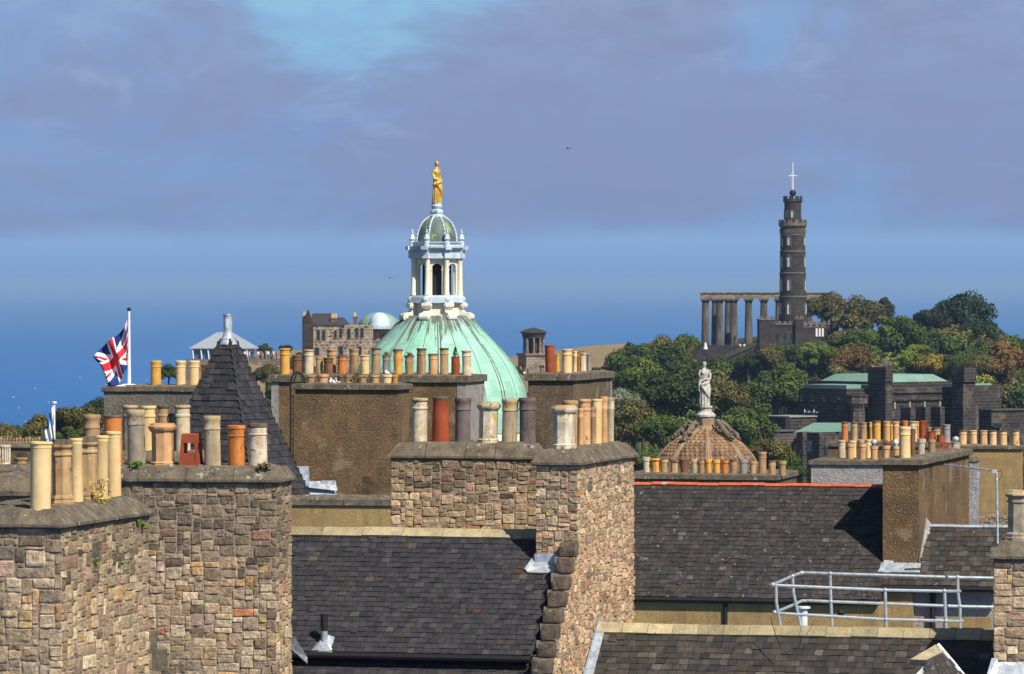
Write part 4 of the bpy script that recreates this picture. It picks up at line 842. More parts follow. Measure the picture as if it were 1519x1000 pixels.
# ================================================================ COPPER DOME
MS['patina'] = mk('green_patina_copper', (.33, .66, .52), (.24, .55, .42), .9, .6, .25, 4, st=(1, 1, .6), spots=(((.10, .19, .15), 1.6, .685),), spec=.4)
MS['patina_dark'] = mk('shadow_weathered_copper', (.10, .10, .09), (.11, .19, .15), 1.3, .6, .3, 5, st=(1, 1, .35), spots=(((.45, .42, .36), 3, .62),))  # main ribs: dark tone for the shadow line, with pale weathered spots
MS['seam'] = mk('shadow_line_copper', (.13, .29, .23), (.09, .20, .16), 1, .6, .2, 5)  # darker green puts a shadow line along each plain rib
MS['dstone'] = mk('pale_dome_stone', (.80, .755, .63), (.66, .61, .49), 1.2, .85, .4, 8, spots=(((.22, .20, .17), 1.7, .70),))
MS['dlead'] = mk('pale_lead_trim', (.56, .64, .70), (.40, .48, .56), 1.6, .6, .3, 8, spots=(((.15, .17, .19), 2.4, .66),))
MS['dgreen'] = mk('mottled_copper', (.15, .22, .18), (.075, .095, .085), 1.1, .6, .3, 8, spots=(((.28, .34, .12), 1.9, .62), ((.24, .42, .32), 2.6, .68)))
MS['gold'] = mk('gilded_statue', (.88, .56, .13), (.60, .33, .05), 3, .42, .3, 12, metallic=.45, spec=.6)
def streak_copper(zt_, zb_):
    """patina sheets that stay dark brown in ragged tongues near the lantern foot"""
    m = mk('streaked_copper', (.34, .60, .47), (.24, .49, .38), .9, .6, .25, 4, st=(1, 1, .6), spots=(((.12, .24, .19), 1.4, .70),), spec=.4, attr=True); nt = m.node_tree; lk = nt.links.new
    p = [n for n in nt.nodes if n.type == 'BSDF_PRINCIPLED'][0]; src = p.inputs['Base Color'].links[0].from_socket
    tc = nd(nt, 'ShaderNodeTexCoord'); s_ = nd(nt, 'ShaderNodeSeparateXYZ'); lk(tc.outputs['Object'], s_.inputs[0])
    at = nd(nt, 'ShaderNodeMath', operation='ARCTAN2'); lk(s_.outputs[1], at.inputs[0]); lk(s_.outputs[0], at.inputs[1])
    mu = nd(nt, 'ShaderNodeMath', operation='MULTIPLY'); lk(at.outputs[0], mu.inputs[0]); mu.inputs[1].default_value = 16
    mz = nd(nt, 'ShaderNodeMath', operation='MULTIPLY'); lk(s_.outputs[2], mz.inputs[0]); mz.inputs[1].default_value = .55
    cb = nd(nt, 'ShaderNodeCombineXYZ'); lk(mu.outputs[0], cb.inputs[0]); lk(mz.outputs[0], cb.inputs[1])
    n = nd(nt, 'ShaderNodeTexNoise'); n.inputs['Scale'].default_value = 1.0; n.inputs['Detail'].default_value = 5; n.inputs['Roughness'].default_value = .62; lk(cb.outputs[0], n.inputs['Vector'])
    zr = nd(nt, 'ShaderNodeMapRange'); lk(s_.outputs[2], zr.inputs[0]); zr.inputs[1].default_value = zb_; zr.inputs[2].default_value = zt_; zr.inputs[3].default_value = -.26; zr.inputs[4].default_value = .13
    a = nd(nt, 'ShaderNodeMath', operation='ADD'); lk(n.outputs['Fac'], a.inputs[0]); lk(zr.outputs[0], a.inputs[1])
    r = nd(nt, 'ShaderNodeMapRange'); lk(a.outputs[0], r.inputs[0]); r.inputs[1].default_value = .53; r.inputs[2].default_value = .57
    mx = nd(nt, 'ShaderNodeMix', data_type='RGBA'); lk(r.outputs[0], mx.inputs[0]); lk(src, mx.inputs[6]); mx.inputs[7].default_value = (.12, .12, .105, 1); lk(mx.outputs[2], p.inputs['Base Color']); return m
D = 330; k = D / F; base = W(648, 720, D)
bd = thing('domed_building', 'great green copper dome with a white columned lantern in the centre', 'dome', base, 0)
m = MB(k); m.lathe([(134, -500), (134, 60), (138, 62), (138, 70), (134, 72), (134, 100)], 48); m.build('drum', MS['dstone'], bd, smooth='auto')
DP = [(135, 80), (135.5, 105), (134.5, 125), (131, 141), (126, 155), (119, 170), (109.5, 185), (98, 199.5), (85.5, 212), (73, 225), (63, 236), (54, 246), (48, 252)]
def dr(z):
    for (r0_, z0_), (r1_, z1_) in zip(DP, DP[1:]):
        if z <= z1_: return r0_ + (r1_ - r0_) * (z - z0_) / (z1_ - z0_)
    return DP[-1][0]
m = MB(k); NG = 48; rg = random.Random(77)
for gI in range(NG):
    a0, a1 = 2 * math.pi * gI / NG, 2 * math.pi * (gI + 1) / NG; z = 80 - rg.uniform(0, 18)
    while z < 252:
        z1 = min(z + rg.uniform(20, 26), 252); zz = max(z, 80)
        if z1 > zz + .5:
            kk = rg.uniform(.86, 1.12); m.cc = (kk, kk * rg.uniform(.98, 1.02), kk)
            st = 3; vs = []
            for j in range(st + 1):
                q = zz + (z1 - zz) * j / st; r = dr(q) + (1 - j / st) * .35
                for i in range(3): a = a0 + (a1 - a0) * i / 2; vs.append((r * math.cos(a), r * math.sin(a), q))
            m.add(vs, [(j * 3 + i, j * 3 + i + 1, (j + 1) * 3 + i + 1, (j + 1) * 3 + i) for j in range(st) for i in range(2)])
        z = z1
m.cc = (1, 1, 1); m.build('dome_sheets', streak_copper(256 * k, 172 * k), bd)
for gI in range(24):       # raised batten rolls, doubled at the principal ribs; dark tones draw their shadow lines
    main = gI % 3 == 0
    m = MB(k)
    for s_ in ((-.022, .022) if main else (0,)):
        a = 2 * math.pi * gI / 24 + s_ + .06; m.tube([((r + .4) * math.cos(a), (r + .4) * math.sin(a), z) for r, z in DP], 1.0 if main else .6, 5)
    m.build('rib', MS['seam'] if not main else MS['patina_dark'], bd)
# lantern
la_ = bd; Z0 = 720
def octring(m, r0, r1, z0, z1, ph=math.pi / 8): m.lathe([(r0 / math.cos(math.pi / 8) * .96, z0), (r1 / math.cos(math.pi / 8) * .96, z1)], 8, ph=ph, cap0=True, cap1=True)
m = MB(k)
for (r0, r1, y0, y1) in ((40, 38, 478, 470), (37, 36, 470, 450)): octring(m, r0, r1, Z0 - y0, Z0 - y1)
m.build('lantern_base', MS['dstone'], bd)
for i in range(8):      # scroll consoles
    a = i * math.pi / 4 + math.pi / 8 + .05; c, s_ = math.cos(a), math.sin(a); m = MB(k)
    pf = [(36, 448), (44, 449), (45, 455), (41, 459), (44, 463), (53, 464), (57, 470), (53, 476), (46, 478), (36, 478)]
    hw = 5.5; t = Vector((-s_, c, 0)) * hw; V1 = [Vector((r * c, r * s_, Z0 - y)) + t for r, y in pf]; V2 = [Vector((r * c, r * s_, Z0 - y)) - t for r, y in pf]; n = len(pf)
    m.add(V1 + V2, [tuple(range(n)), tuple(range(2 * n - 1, n - 1, -1))] + [(j, n + j, n + (j + 1) % n, (j + 1) % n) for j in range(n)])
    for rr, yy_, rad in ((42.5, 453, 4.2), (52, 470, 5.5)): m.tube([Vector((rr * c, rr * s_, Z0 - yy_)) + t * 1.25, Vector((rr * c, rr * s_, Z0 - yy_)) - t * 1.25], rad, 12)
    for rr, yy_, rad in ((42.5, 453, 2), (52, 470, 2.6)): m.tube([Vector((rr * c, rr * s_, Z0 - yy_)) + t * 1.45, Vector((rr * c, rr * s_, Z0 - yy_)) - t * 1.45], rad, 8)
    m.build('scroll_console', MS['dstone'], bd)
m = MB(k)
for (r, y0, y1) in ((44, 449, 441), (41, 441, 438)): octring(m, r, r - 1, Z0 - y0, Z0 - y1)
for i in range(8):
    a = i * math.pi / 4 + math.pi / 8; m.ball((41 * math.cos(a), 41 * math.sin(a), Z0 - 444.5), 5.2, 6)
m.build('lantern_plinth', MS['dlead'], bd)
for i in range(8):      # pier with pair of engaged columns, arch to the next pier
    a = i * math.pi / 4 + math.pi / 8 + .02; c, s_ = math.cos(a), math.sin(a); m = MB(k); rc = 37.0
    m.lathe([(4.7, Z0 - 438), (4.7, Z0 - 435), (4.0, Z0 - 433.5), (3.5, Z0 - 391), (4.1, Z0 - 388), (4.1, Z0 - 385), (4.1, Z0 - 383.5)], 14, (rc * c, rc * s_, 0)); m.build('column', MS['dstone'], bd, smooth='auto')
    m = MB(k)
    m.M = Matrix.Rotation(a, 4, 'Z'); m.box(28, 33.5, -4.2, 4.2, Z0 - 438, Z0 - 383); m.build('pier', MS['dstone'], bd)
    b = a + math.pi / 8; m = MB(k); m.M = Matrix.Rotation(b, 4, 'Z') @ Matrix.Translation(Vector((30.0 * k, 0, 0))); w = 12.2; ra = 7.6; zs = Z0 - 399
    pf = [(-w, Z0 - 383), (-w, zs)] + [(-ra * math.cos(t * math.pi / 12), zs + ra * math.sin(t * math.pi / 12)) for t in range(13)] + [(w, zs), (w, Z0 - 383)]
    # arch head as quads
    for j in range(12):
        t0, t1 = math.pi * j / 12, math.pi * (j + 1) / 12; x0, x1 = -ra * math.cos(t0), -ra * math.cos(t1); q0, q1 = zs + ra * math.sin(t0), zs + ra * math.sin(t1)
        m.add([(-2, x0, q0), (-2, x1, q1), (-2, x1, Z0 - 383), (-2, x0, Z0 - 383), (2, x0, q0), (2, x1, q1), (2, x1, Z0 - 383), (2, x0, Z0 - 383)], [(0, 1, 2, 3), (4, 7, 6, 5), (0, 4, 5, 1)])
    for sg in (-1, 1):
        y0, y1 = sorted((sg * ra, sg * w)); m.box(-2, 2, y0, y1, zs, Z0 - 383); y0, y1 = sorted((sg * ra, sg * (w - 0))); m.box(-1.6, 2.2, y0, y1, Z0 - 438, zs); y0, y1 = sorted((sg * (ra - .9), sg * w)); m.box(-2.2, 2.9, y0, y1, zs - 2, zs)
    m.tube([(2.2, -(ra + 1) * math.cos(t * math.pi / 12), zs + (ra + 1) * math.sin(t * math.pi / 12)) for t in range(13)], .8, 5)
    m.build('arch', MS['dstone'], bd)
m = MB(k); m.lathe([(23, Z0 - 438), (23, Z0 - 392), (20, Z0 - 384)], 8, ph=math.pi / 8); m.build('dark_core', MS['dark'], bd)  # solid dark core added so the arches read as shaded openings
m = MB(k); octring(m, 30, 30, Z0 - 440, Z0 - 438.6); m.build('lantern_floor', MS['cement'], bd)
m = MB(k)
for (r0, r1, y0, y1) in ((40.5, 40.5, 383.5, 376), (38.5, 38.5, 376, 371), (42, 44, 371, 368), (45.5, 46, 368, 365.5), (38, 38, 365.5, 360), (41, 41, 360.2, 359)): octring(m, r0, r1, Z0 - y0, Z0 - y1)
for i in range(8):
    a = i * math.pi / 4 + math.pi / 8; mm = Matrix.Rotation(a, 4, 'Z'); m.M = mm; m.box(34, 43.5, -4.6, 4.6, Z0 - 383.4, Z0 - 371.2); m.box(36, 48, -5, 5, Z0 - 370.8, Z0 - 365.3)
m.M = None; m.build('entablature', MS['dlead'], bd)
for i in range(8):
    a = i * math.pi / 4 + math.pi / 8 + .02; m = MB(k); c = (39.5 * math.cos(a), 39.5 * math.sin(a), 0)
    m.M = None; m.lathe([(4, Z0 - 366), (4, Z0 - 359), (2.4, Z0 - 358), (4.6, Z0 - 355), (3, Z0 - 350), (1.4, Z0 - 347), (2.4, Z0 - 345), (1.1, Z0 - 343.5), (1.9, Z0 - 342), (.2, Z0 - 340)], 10, c); m.build('urn', MS['dlead'], bd, smooth='auto')
CP = [(31, 360), (30.8, 352), (29.5, 345), (27, 338), (23, 331), (18, 326), (12, 322), (8, 320)]
m = MB(k); m.lathe([(r, Z0 - y) for r, y in CP], 32, cap1=True); m.build('cupola', MS['dgreen'], bd, smooth=True)
for i in range(8):
    a = i * math.pi / 4 + math.pi / 8 + .02; m = MB(k); m.tube([((r + .6) * math.cos(a), (r + .6) * math.sin(a), Z0 - y) for r, y in CP], 1.3, 6)
    for j in range(10):
        t = j / 9 * (len(CP) - 1); i0 = min(int(t), len(CP) - 2); f = t - i0; r = CP[i0][0] * (1 - f) + CP[i0 + 1][0] * f; y = CP[i0][1] * (1 - f) + CP[i0 + 1][1] * f
        m.ball(((r + 1.2) * math.cos(a), (r + 1.2) * math.sin(a), Z0 - y), 1.5, 5)
    m.build('cupola_rib', MS['dlead'], bd, smooth='auto')
m = MB(k); m.lathe([(12, Z0 - 322), (12, Z0 - 320), (8.5, Z0 - 318), (10, Z0 - 315), (9, Z0 - 312), (6, Z0 - 310), (8, Z0 - 307), (8, Z0 - 305), (7, Z0 - 303), (7.5, Z0 - 301)], 20, cap1=True); m.build('statue_pedestal', MS['dlead'], bd, smooth='auto')

# ================================================================ STATUES (continuous draped figures)
def remeshed(name, m, mats, voxel, P, rz):
    me = m.mesh('tmp', mats); o = bpy.data.objects.new('tmp', me); col.objects.link(o); md = o.modifiers.new('r', 'REMESH'); md.mode = 'VOXEL'; md.voxel_size = voxel
    s_ = o.modifiers.new('s', 'SMOOTH'); s_.iterations = 2; s_.factor = .5
    dg = bpy.context.evaluated_depsgraph_get(); nm = bpy.data.meshes.new_from_object(o.evaluated_get(dg)); bpy.data.objects.remove(o)
    nm.polygons.foreach_set('use_smooth', [True] * len(nm.polygons)); nm.materials.clear()
    for x in mats: nm.materials.append(x)
    q = bpy.data.objects.new(name, nm); col.objects.link(q); q.location = P; q.rotation_euler = (0, 0, rz); return q
def draped(H, gold):
    """standing robed woman, height H, facing -y; weight on one leg"""
    m = MB(H)
    rings = [(0, .0, 0, .115, .105), (.05, 0, 0, .12, .11), (.12, .0, -.005, .118, .10), (.25, .008, -.012, .118, .098), (.36, .015, -.018, .115, .10), (.46, .012, -.01, .108, .088), (.53, .0, .0, .098, .078), (.60, -.004, .0, .078, .062), (.66, -.004, -.004, .082, .064), (.72, -.002, -.008, .096, .07), (.775, 0, -.004, .105, .062), (.80, 0, 0, .09, .05), (.825, 0, 0, .045, .036), (.85, 0, -.002, .030, .030), (.88, 0, -.004, .028, .03)]
    n = 40; vs = []
    for z, cx, cy, rx, ry in rings:
        for i in range(n):
            t = 2 * math.pi * i / n; fold = 0
            if z < .56: fold = (.013 * math.cos(t * 11 + z * 4) + .006 * math.cos(t * 19 - z * 9)) * (1 if z > .02 else .7)
            elif z < .74: fold = .004 * math.cos(t * 9 + z * 60)
            vs.append((cx + (rx + fold) * math.cos(t), cy + (ry + fold) * math.sin(t), z))
    L_ = len(rings); m.add(vs, [(j * n + i, j * n + (i + 1) % n, (j + 1) * n + (i + 1) % n, (j + 1) * n + i) for j in range(L_ - 1) for i in range(n)] + [tuple(range(n))[::-1], tuple((L_ - 1) * n + i for i in range(n))])
    # head, nose, hair
    m.lathe([(.001, .855), (.022, .862), (.036, .885), (.042, .915), (.042, .94), (.034, .968), (.018, .985), (.001, .99)], 16, (0, -.008, 0)); m.ball((0, -.052, .912), .010, 6); m.ball((0, .034, .93), .028, 8); m.ball((0, .045, .90), .018, 6)
    m.lathe([(.043, .935), (.047, .95), (.043, .965), (.03, .985)], 16, (0, -.003, 0))
    m.ball((.0, -.03, .875), .012, 6)
    # mantle sweeping across the hips
    m.tube([(.105, .02, .60), (.08, -.07, .55), (.0, -.105, .50), (-.08, -.09, .47), (-.125, -.02, .44), (-.12, .05, .46)], [.022, .03, .034, .03, .026, .02], 8)
    m.tube([(-.10, -.07, .46), (-.03, -.12, .33), (.06, -.115, .20), (.10, -.06, .12)], [.026, .03, .026, .016], 8)
    m.tube([(.03, -.05, .45), (.045, -.085, .30), (.045, -.08, .10)], [.05, .045, .03], 8)
    if gold:
        m.tube([(.095, 0, .785), (.125, .02, .69), (.135, .01, .60), (.09, -.075, .55), (.05, -.10, .545)], [.034, .030, .026, .021, .02], 8)
        m.tube([(-.095, 0, .785), (-.125, .03, .68), (-.12, -.02, .58), (-.07, -.09, .56)], [.034, .03, .025, .02], 8)
        m.tube([(.135, .03, .62), (.15, .04, .45), (.145, .045, .25), (.13, .05, .10)], [.025, .04, .045, .04], 8); m.box(.08, .16, .0, .09, .0, .12)
        m.tube([(.03, .03, .95), (.03, .03, 1.12)], .006, 5)
    else:
        m.tube([(.10, 0, .785), (.135, .0, .70), (.125, -.03, .61), (.05, -.10, .585), (-.03, -.105, .60)], [.034, .03, .026, .022, .02], 8)
        m.tube([(-.10, 0, .785), (-.125, -.02, .69), (-.11, -.06, .62), (-.07, -.09, .70), (-.05, -.085, .78)], [.034, .032, .027, .022, .018], 8)
        m.ball((-.07, -.09, .735), .040, 8); m.ball((-.06, -.085, .79), .03, 8)
        m.tube([(-.12, -.03, .60), (-.135, -.03, .45), (-.13, -.02, .30)], [.03, .026, .012], 8)
    for j, f in enumerate((0, .013, .026, .038)):     # fingers closed over the wrap
        if gold: m.tube([(.05 - .0, -.10, .552 - f * .9), (.025, -.118, .548 - f), (.008, -.116, .54 - f)], [.010, .009, .006], 5)
        else: m.tube([(-.03, -.105, .606 - f * .9), (-.05, -.115, .604 - f), (-.065, -.105, .60 - f)], [.009, .008, .006], 5)
    return m
Hg = (301 - 238) * k / .99
o = remeshed('statue', draped(Hg, True), [MS['gold']], .022, W(648, 302, D), R(55)); tag(o, 'gilded robed statue of a woman on top of the copper dome', 'statue')
# small stone dome
D2 = 225; k2 = D2 / F; sd_ = thing('stone_dome', 'small brown ribbed stone dome behind the row of short pots', 'dome', W(1047, 730, D2), 0)
MS['dome_tile'] = mk('scaled_dome_tile', (.24, .145, .078), (.13, .082, .05), 1.6, .9, .4, 12, attr=True, spots=(((.36, .32, .25), 2.2, .64), ((.10, .075, .06), 3, .66)))
MS['dome_rib'] = mk('sandstone_rib', (.34, .23, .14), (.22, .155, .10), 2, .9, .4, 14)
MS['sculpt'] = mk('dark_carved_stone', (.22, .17, .12), (.10, .08, .06), 3, .95, .6, 20)
MS['statue'] = mk('weathered_white_stone', (.58, .56, .51), (.34, .32, .29), 3, .9, .6, 14, spots=(((.20, .18, .155), 4, .62),), streak=((.20, .185, .16), .8))
SP = [(80, 0), (80, 14), (79, 30), (76, 40), (70.5, 50), (63, 60), (53.5, 70), (42, 79), (32, 85), (22, 90), (16, 93)]
m = MB(k2); rg = random.Random(9)
m.lathe([(80, -90), (80, 0)], 24); m.lathe([(r - 1.0, z) for r, z in SP], 32)
zz = 0
def srr(z):
    for (r0_, z0_), (r1_, z1_) in zip(SP, SP[1:]):
        if z <= z1_: return r0_ + (r1_ - r0_) * (z - z0_) / (z1_ - z0_)
    return SP[-1][0]
while zz < 88:
    dz = 6.2 if zz < 56 else 4.2; r = srr(zz); r2 = srr(min(zz + dz * 1.2, 93)); nt_ = max(18, int(2 * math.pi * r / 7.5)); off = rg.random()
    for i in range(nt_):
        a0 = 2 * math.pi * (i + off) / nt_; a1 = a0 + 2 * math.pi / nt_ * .93; am = (a0 + a1) / 2; kk = rg.uniform(.75, 1.2)
        if zz > 62: kk *= 1.35
        m.cc = (kk, kk * rg.uniform(.93, 1.05), kk * rg.uniform(.9, 1.05))
        P_ = lambda a, rr_, z: (rr_ * math.cos(a), rr_ * math.sin(a), z)
        m.add([P_(a0, r + .6, zz + dz * .35), P_(am, r + 1.2, zz - dz * .15), P_(a1, r + .6, zz + dz * .35), P_(a1, r2, min(zz + dz * 1.2, 93)), P_(a0, r2, min(zz + dz * 1.2, 93))], [(0, 1, 2, 3, 4)])
    zz += dz
m.cc = (1, 1, 1); m.build('dome_shell', MS['dome_tile'], sd_)
for i in range(8):
    m = MB(k2)
    for o_ in (-.05, .05, 0):
        a = i * math.pi / 4 - math.pi / 2 + .02 + o_; m.tube([((r + (1 if o_ else 0)) * math.cos(a), (r + (1 if o_ else 0)) * math.sin(a), z) for r, z in SP], 1.5 if o_ else 3, 6)
    m.build('rib', MS['dome_rib'], sd_, smooth='auto')
for i in range(8):      # curled carved leaves round the crown
    a = i * math.pi / 4 + .02 - math.pi / 2 + (0 if i % 2 else 0)
    if i == 0: continue
    m = MB(k2); c, s_ = math.cos(a), math.sin(a); rg = random.Random(i)
    m.tube([(r * c, r * s_, z) for r, z in ((50, 76), (44, 86), (36, 92), (30, 99), (24, 104), (18, 102))], [2.5, 4, 4, 3.6, 3, 2], 8)
    for j in range(34):
        t = rg.random(); r = 50 - 30 * t; z = 78 + 26 * t; m.ball(((r + rg.uniform(-3, 3)) * c - s_ * rg.uniform(-5, 5), (r + rg.uniform(-3, 3)) * s_ + c * rg.uniform(-5, 5), z + rg.uniform(-3, 4)), rg.uniform(1.6, 3.4), 5)
    m.build('carved_scroll', MS['sculpt'], sd_, smooth='auto')
m = MB(k2); m.lathe([(19, 90), (17, 94), (14.5, 98), (13, 99)], 8, ph=math.pi / 8); m.lathe([(13.5, 98), (13.5, 112)], 8, ph=math.pi / 8, cap1=True); m.build('pedestal_block', MS['dome_rib'], sd_)
m = MB(k2); m.lathe([(14.5, 112), (14.5, 115), (12, 117), (8.5, 120), (8, 124), (10, 125.5), (10, 127), (8, 128)], 20, cap0=True, cap1=True); m.build('statue_plinth', MS['statue'], sd_, smooth='auto')
Hs_ = (602 - 536) * k2 / .99
o = remeshed('statue', draped(Hs_, False), [MS['statue']], .017, W(1045, 602, D2), R(18)); tag(o, 'pale stone statue of a draped woman on the small brown dome', 'statue')

# ================================================================ CALTON HILL BUILDINGS
MS['nstone'] = brickmat('dark_tower_masonry', (.066, .058, .052), (.034, .031, .030), (.05, .046, .042), 1.5, .62, .03)
MS['mlight'] = brickmat('monument_masonry', (.36, .31, .25), (.20, .17, .14), (.10, .09, .08), 1.1, .5, .03)
MS['nlight'] = mk('buff_masonry_trim', (.19, .15, .115), (.10, .085, .07), 1.5, .9, .3, 6)
MS['colstone'] = mk('column_stone', (.155, .135, .112), (.06, .053, .048), .8, .9, .4, 5, st=(1, 1, .3))
D3 = 1100; k3 = D3 / F
nt_ = thing('monument_tower', 'tall dark round stone tower with a white cross mast on the hilltop', 'tower', W(1176, 505, D3), 0); Z = 505
m = MB(k3); m.lathe([(20.5, 0), (20.5, Z - 440), (19.4, Z - 440), (19.4, Z - 405), (18.9, Z - 405), (18.9, Z - 373), (18.5, Z - 373), (18.5, Z - 335)], 32); m.build('shaft', MS['nstone'], nt_, smooth='auto')
for y, r in ((440, 21.2), (405, 20.2), (373, 19.7), (348, 19.2)):
    m = MB(k3); m.lathe([(r - 1, Z - y - 1), (r, Z - y - .8), (r, Z - y + .8), (r - 1, Z - y + 1)], 32); m.build('string_course', MS['nlight'], nt_, smooth='auto')
m = MB(k3)
for i in range(28):
    a = 2 * math.pi * i / 28; b = a + 2 * math.pi / 28
    m.tube([(18.9 * math.cos(a), 18.9 * math.sin(a), Z - 346), (18.9 * math.cos(b), 18.9 * math.sin(b), Z - 340)], .7, 4); m.tube([(18.9 * math.cos(a), 18.9 * math.sin(a), Z - 340), (18.9 * math.cos(b), 18.9 * math.sin(b), Z - 346)], .7, 4)
m.build('lattice_frieze', MS['nlight'], nt_)
def battlement(r, y0, y1, n, nm):
    m = MB(k3); m.lathe([(r - 2.5, Z - y1 - 3), (r, Z - y1), (r, Z - (y0 + y1) / 2), (r - 1.6, Z - (y0 + y1) / 2), (r - 1.6, Z - y1)], 32); m.lathe([(.01, Z - y1 + .5), (r - 1, Z - y1 + .5)], 32)
    for i in range(n):
        a0 = 2 * math.pi * i / n + .1; a1 = a0 + 2 * math.pi / n * .6
        vs = []
        for j in range(5):
            a = a0 + (a1 - a0) * j / 4
            for rr_ in (r, r - 1.6):
                for zz_ in (Z - (y0 + y1) / 2 - .2, Z - y0): vs.append((rr_ * math.cos(a), rr_ * math.sin(a), zz_))
        m.add(vs, [f for j in range(4) for f in ((j * 4, j * 4 + 4, j * 4 + 5, j * 4 + 1), (j * 4 + 2, j * 4 + 3, j * 4 + 7, j * 4 + 6), (j * 4 + 1, j * 4 + 5, j * 4 + 7, j * 4 + 3))] + [(0, 1, 3, 2), (16, 18, 19, 17)])
    m.build(nm, MS['nlight'] if y0 > 310 else MS['nstone'], nt_)
battlement(21, 326, 335, 12, 'gallery_parapet'); 
m = MB(k3); m.lathe([(12.5, Z - 335), (12.5, Z - 298)], 24); m.build('turret', MS['nstone'], nt_, smooth='auto')
battlement(14.3, 291, 299, 9, 'turret_parapet')
def winarc(par, rad, ang, y0, y1, w, depth=.4):
    m = MB(k3); m.M = Matrix.Rotation(ang, 4, 'Z'); r = rad; zc = Z - y0 - w / 2
    def arch(w_, zt__, zb__, x):
        return [(x, -w_ / 2, zb__)] + [(x, w_ / 2 * -math.cos(t * math.pi / 8), zt__ - w_ / 2 + w_ / 2 * math.sin(t * math.pi / 8)) for t in range(9)] + [(x, w_ / 2, zb__)]
    A1 = arch(w + 2.6, Z - y0 + 1.5, Z - y1 - .5, r + .3); n = len(A1); A2 = [(x - 2, y, z) for x, y, z in A1]; m.add(A1 + A2, [tuple(range(n))] + [(i, (i + 1) % n, n + (i + 1) % n, n + i) for i in range(n)]); f = m.build('window', MS['nlight'], par)
    m = MB(k3); m.M = Matrix.Rotation(ang, 4, 'Z'); m.add(arch(w, Z - y0, Z - y1, r + .55), [tuple(range(n))]); m.add([(r + .8, -w * .3, Z - y1 + 1), (r + .8, w * .28, Z - y1 + 1), (r + .8, w * .28, Z - y0 - 2), (r + .8, -w * .3, Z - y0 - 2)], [(0, 1, 2, 3)]); m.m[-1] = 1; m.build('pane', [MS['glass'], MS['dlead']], f)
for ang in (-112, -26, 64, 154, 200):
    for y0, y1, rr_ in ((450, 467, 20.5), (414, 432, 19.4), (380, 397, 18.9), (351, 365, 18.5)): winarc(nt_, rr_, R(ang), y0, y1, 5.2)
    winarc(nt_, 12.5, R(ang + 14), 312, 324, 4)
m = MB(k3); m.lathe([(.9, Z - 300), (.9, Z - 292)], 8); m.ball((0, 0, Z - 286.5), 5, 10); m.build('time_ball', MS['dark'], nt_, smooth=True)
m = MB(k3); m.tube([(0, 0, Z - 290), (0, 0, Z - 241)], [1.25, .7], 8); m.tube([(-6.5, 0, Z - 261), (6.5, 0, Z - 261)], .8, 6); m.tube([(-3, 0, Z - 262), (0, 0, Z - 252)], .3, 4); m.tube([(-2.5, 0, Z - 262), (-1, 0, Z - 285)], .2, 4); m.build('mast', MS['white'], nt_)
# castellated house at its foot
ch_ = thing('castellated_house', 'low dark castellated building wrapped around the foot of the round tower', 'building', W(1180, 512, D3 - 6), R(8)); k = (D3 - 6) / F
def castle(x0, x1, y0, y1, z0, z1, nm='wall', mat='nstone', cren=True):
    m = MB(k); m.box(x0, x1, y0, y1, z0, z1)
    if cren:
        n = max(2, int((x1 - x0) / 7)); m2 = MB(k)
        for i in range(n):
            a = x0 - .6 + (x1 - x0 + 1.2) * (i + .15) / n; b = a + (x1 - x0) / n * .6
            m2.box(a, b, y0 - .8, y0 + 2, z1 + .1, z1 + 3.6)
        m2.box(x0 - .8, x1 + .8, y0 - .9, y1 + .8, z1 - 1.6, z1 + .05); o = m.build(nm, MS[mat], ch_); m2.build('battlements', MS['nlight'], o)
    else: o = m.build(nm, MS[mat], ch_)
    return o
castle(-46, 50, -24, 30, -30, 32, 'wall'); castle(-60, -36, -30, -12, -30, 39, 'corner_tower'); castle(-6, 6, -30, -20, -30, 40, 'corner_tower'); castle(50, 60, -28, -10, -30, 38, 'corner_tower'); castle(6, 40, -27, -23, -30, 28, 'bay')
w_ = MB(k)
for i in range(3):
    w_.box(25 + i * 4.6, 27.8 + i * 4.6, -27.8, -27.2, 13, 25)
w_.build('window', MS['white'], ch_)
for x in (-34, -22, -12): w_ = MB(k); w_.box(x, x + 4, -24.6, -24.1, 8, 18); w_.build('window', MS['glass'], ch_)
# colonnade
D4 = 1180; k = D4 / F; cn = thing('colonnade', 'unfinished dark temple colonnade beside the round tower on the hilltop', 'colonnade', W(1137, 512, D4), R(-4))
def colm(px, dd):
    c = ((px - 1137) , dd / k); m = MB(k); n = 40; vs = []
    for r, z in ((6.3, 0), (6.0, 12), (5.6, 36), (5.0, 62), (5.0, 64)):
        for i in range(n): q = r * (1 - .07 * (i % 2)); t = 2 * math.pi * i / n; vs.append((c[0] + q * math.cos(t), c[1] + q * math.sin(t), z))
    m.add(vs, [(j * n + i, j * n + (i + 1) % n, (j + 1) * n + (i + 1) % n, (j + 1) * n + i) for j in range(4) for i in range(n)])
    m.lathe([(5.0, 63.5), (7.2, 66.5)], 20, (c[0], c[1], 0)); m.box(c[0] - 7.4, c[0] + 7.4, c[1] - 7.4, c[1] + 7.4, 66.5, 69.2); m.build('column', MS['colstone'], cn)
for px in (1046.5, 1067.5, 1088.5, 1110.5, 1133, 1155.5, 1178, 1200, 1223): colm(px, 0)
colm(1079, 9); colm(1060, 6)
m = MB(k); m.box(-98, 96, -6, 6, 69.2, 77); m.box(-99, 97, -7.5, 7.5, 77, 78.6); m.box(-98, -86, 6, 90, 69.2, 77); m.box(-99, -85, 7.5, 92, 77, 78.6); m.build('entablature', MS['mlight'], cn)
m = MB(k)
for i, (a, z0, z1) in enumerate(((0, -3, 0), (4, -6, -3), (8, -10, -6), (12, -40, -10))): m.box(-102 - a * 1.2, 100 + a, -12 - a, 20, z0, z1)
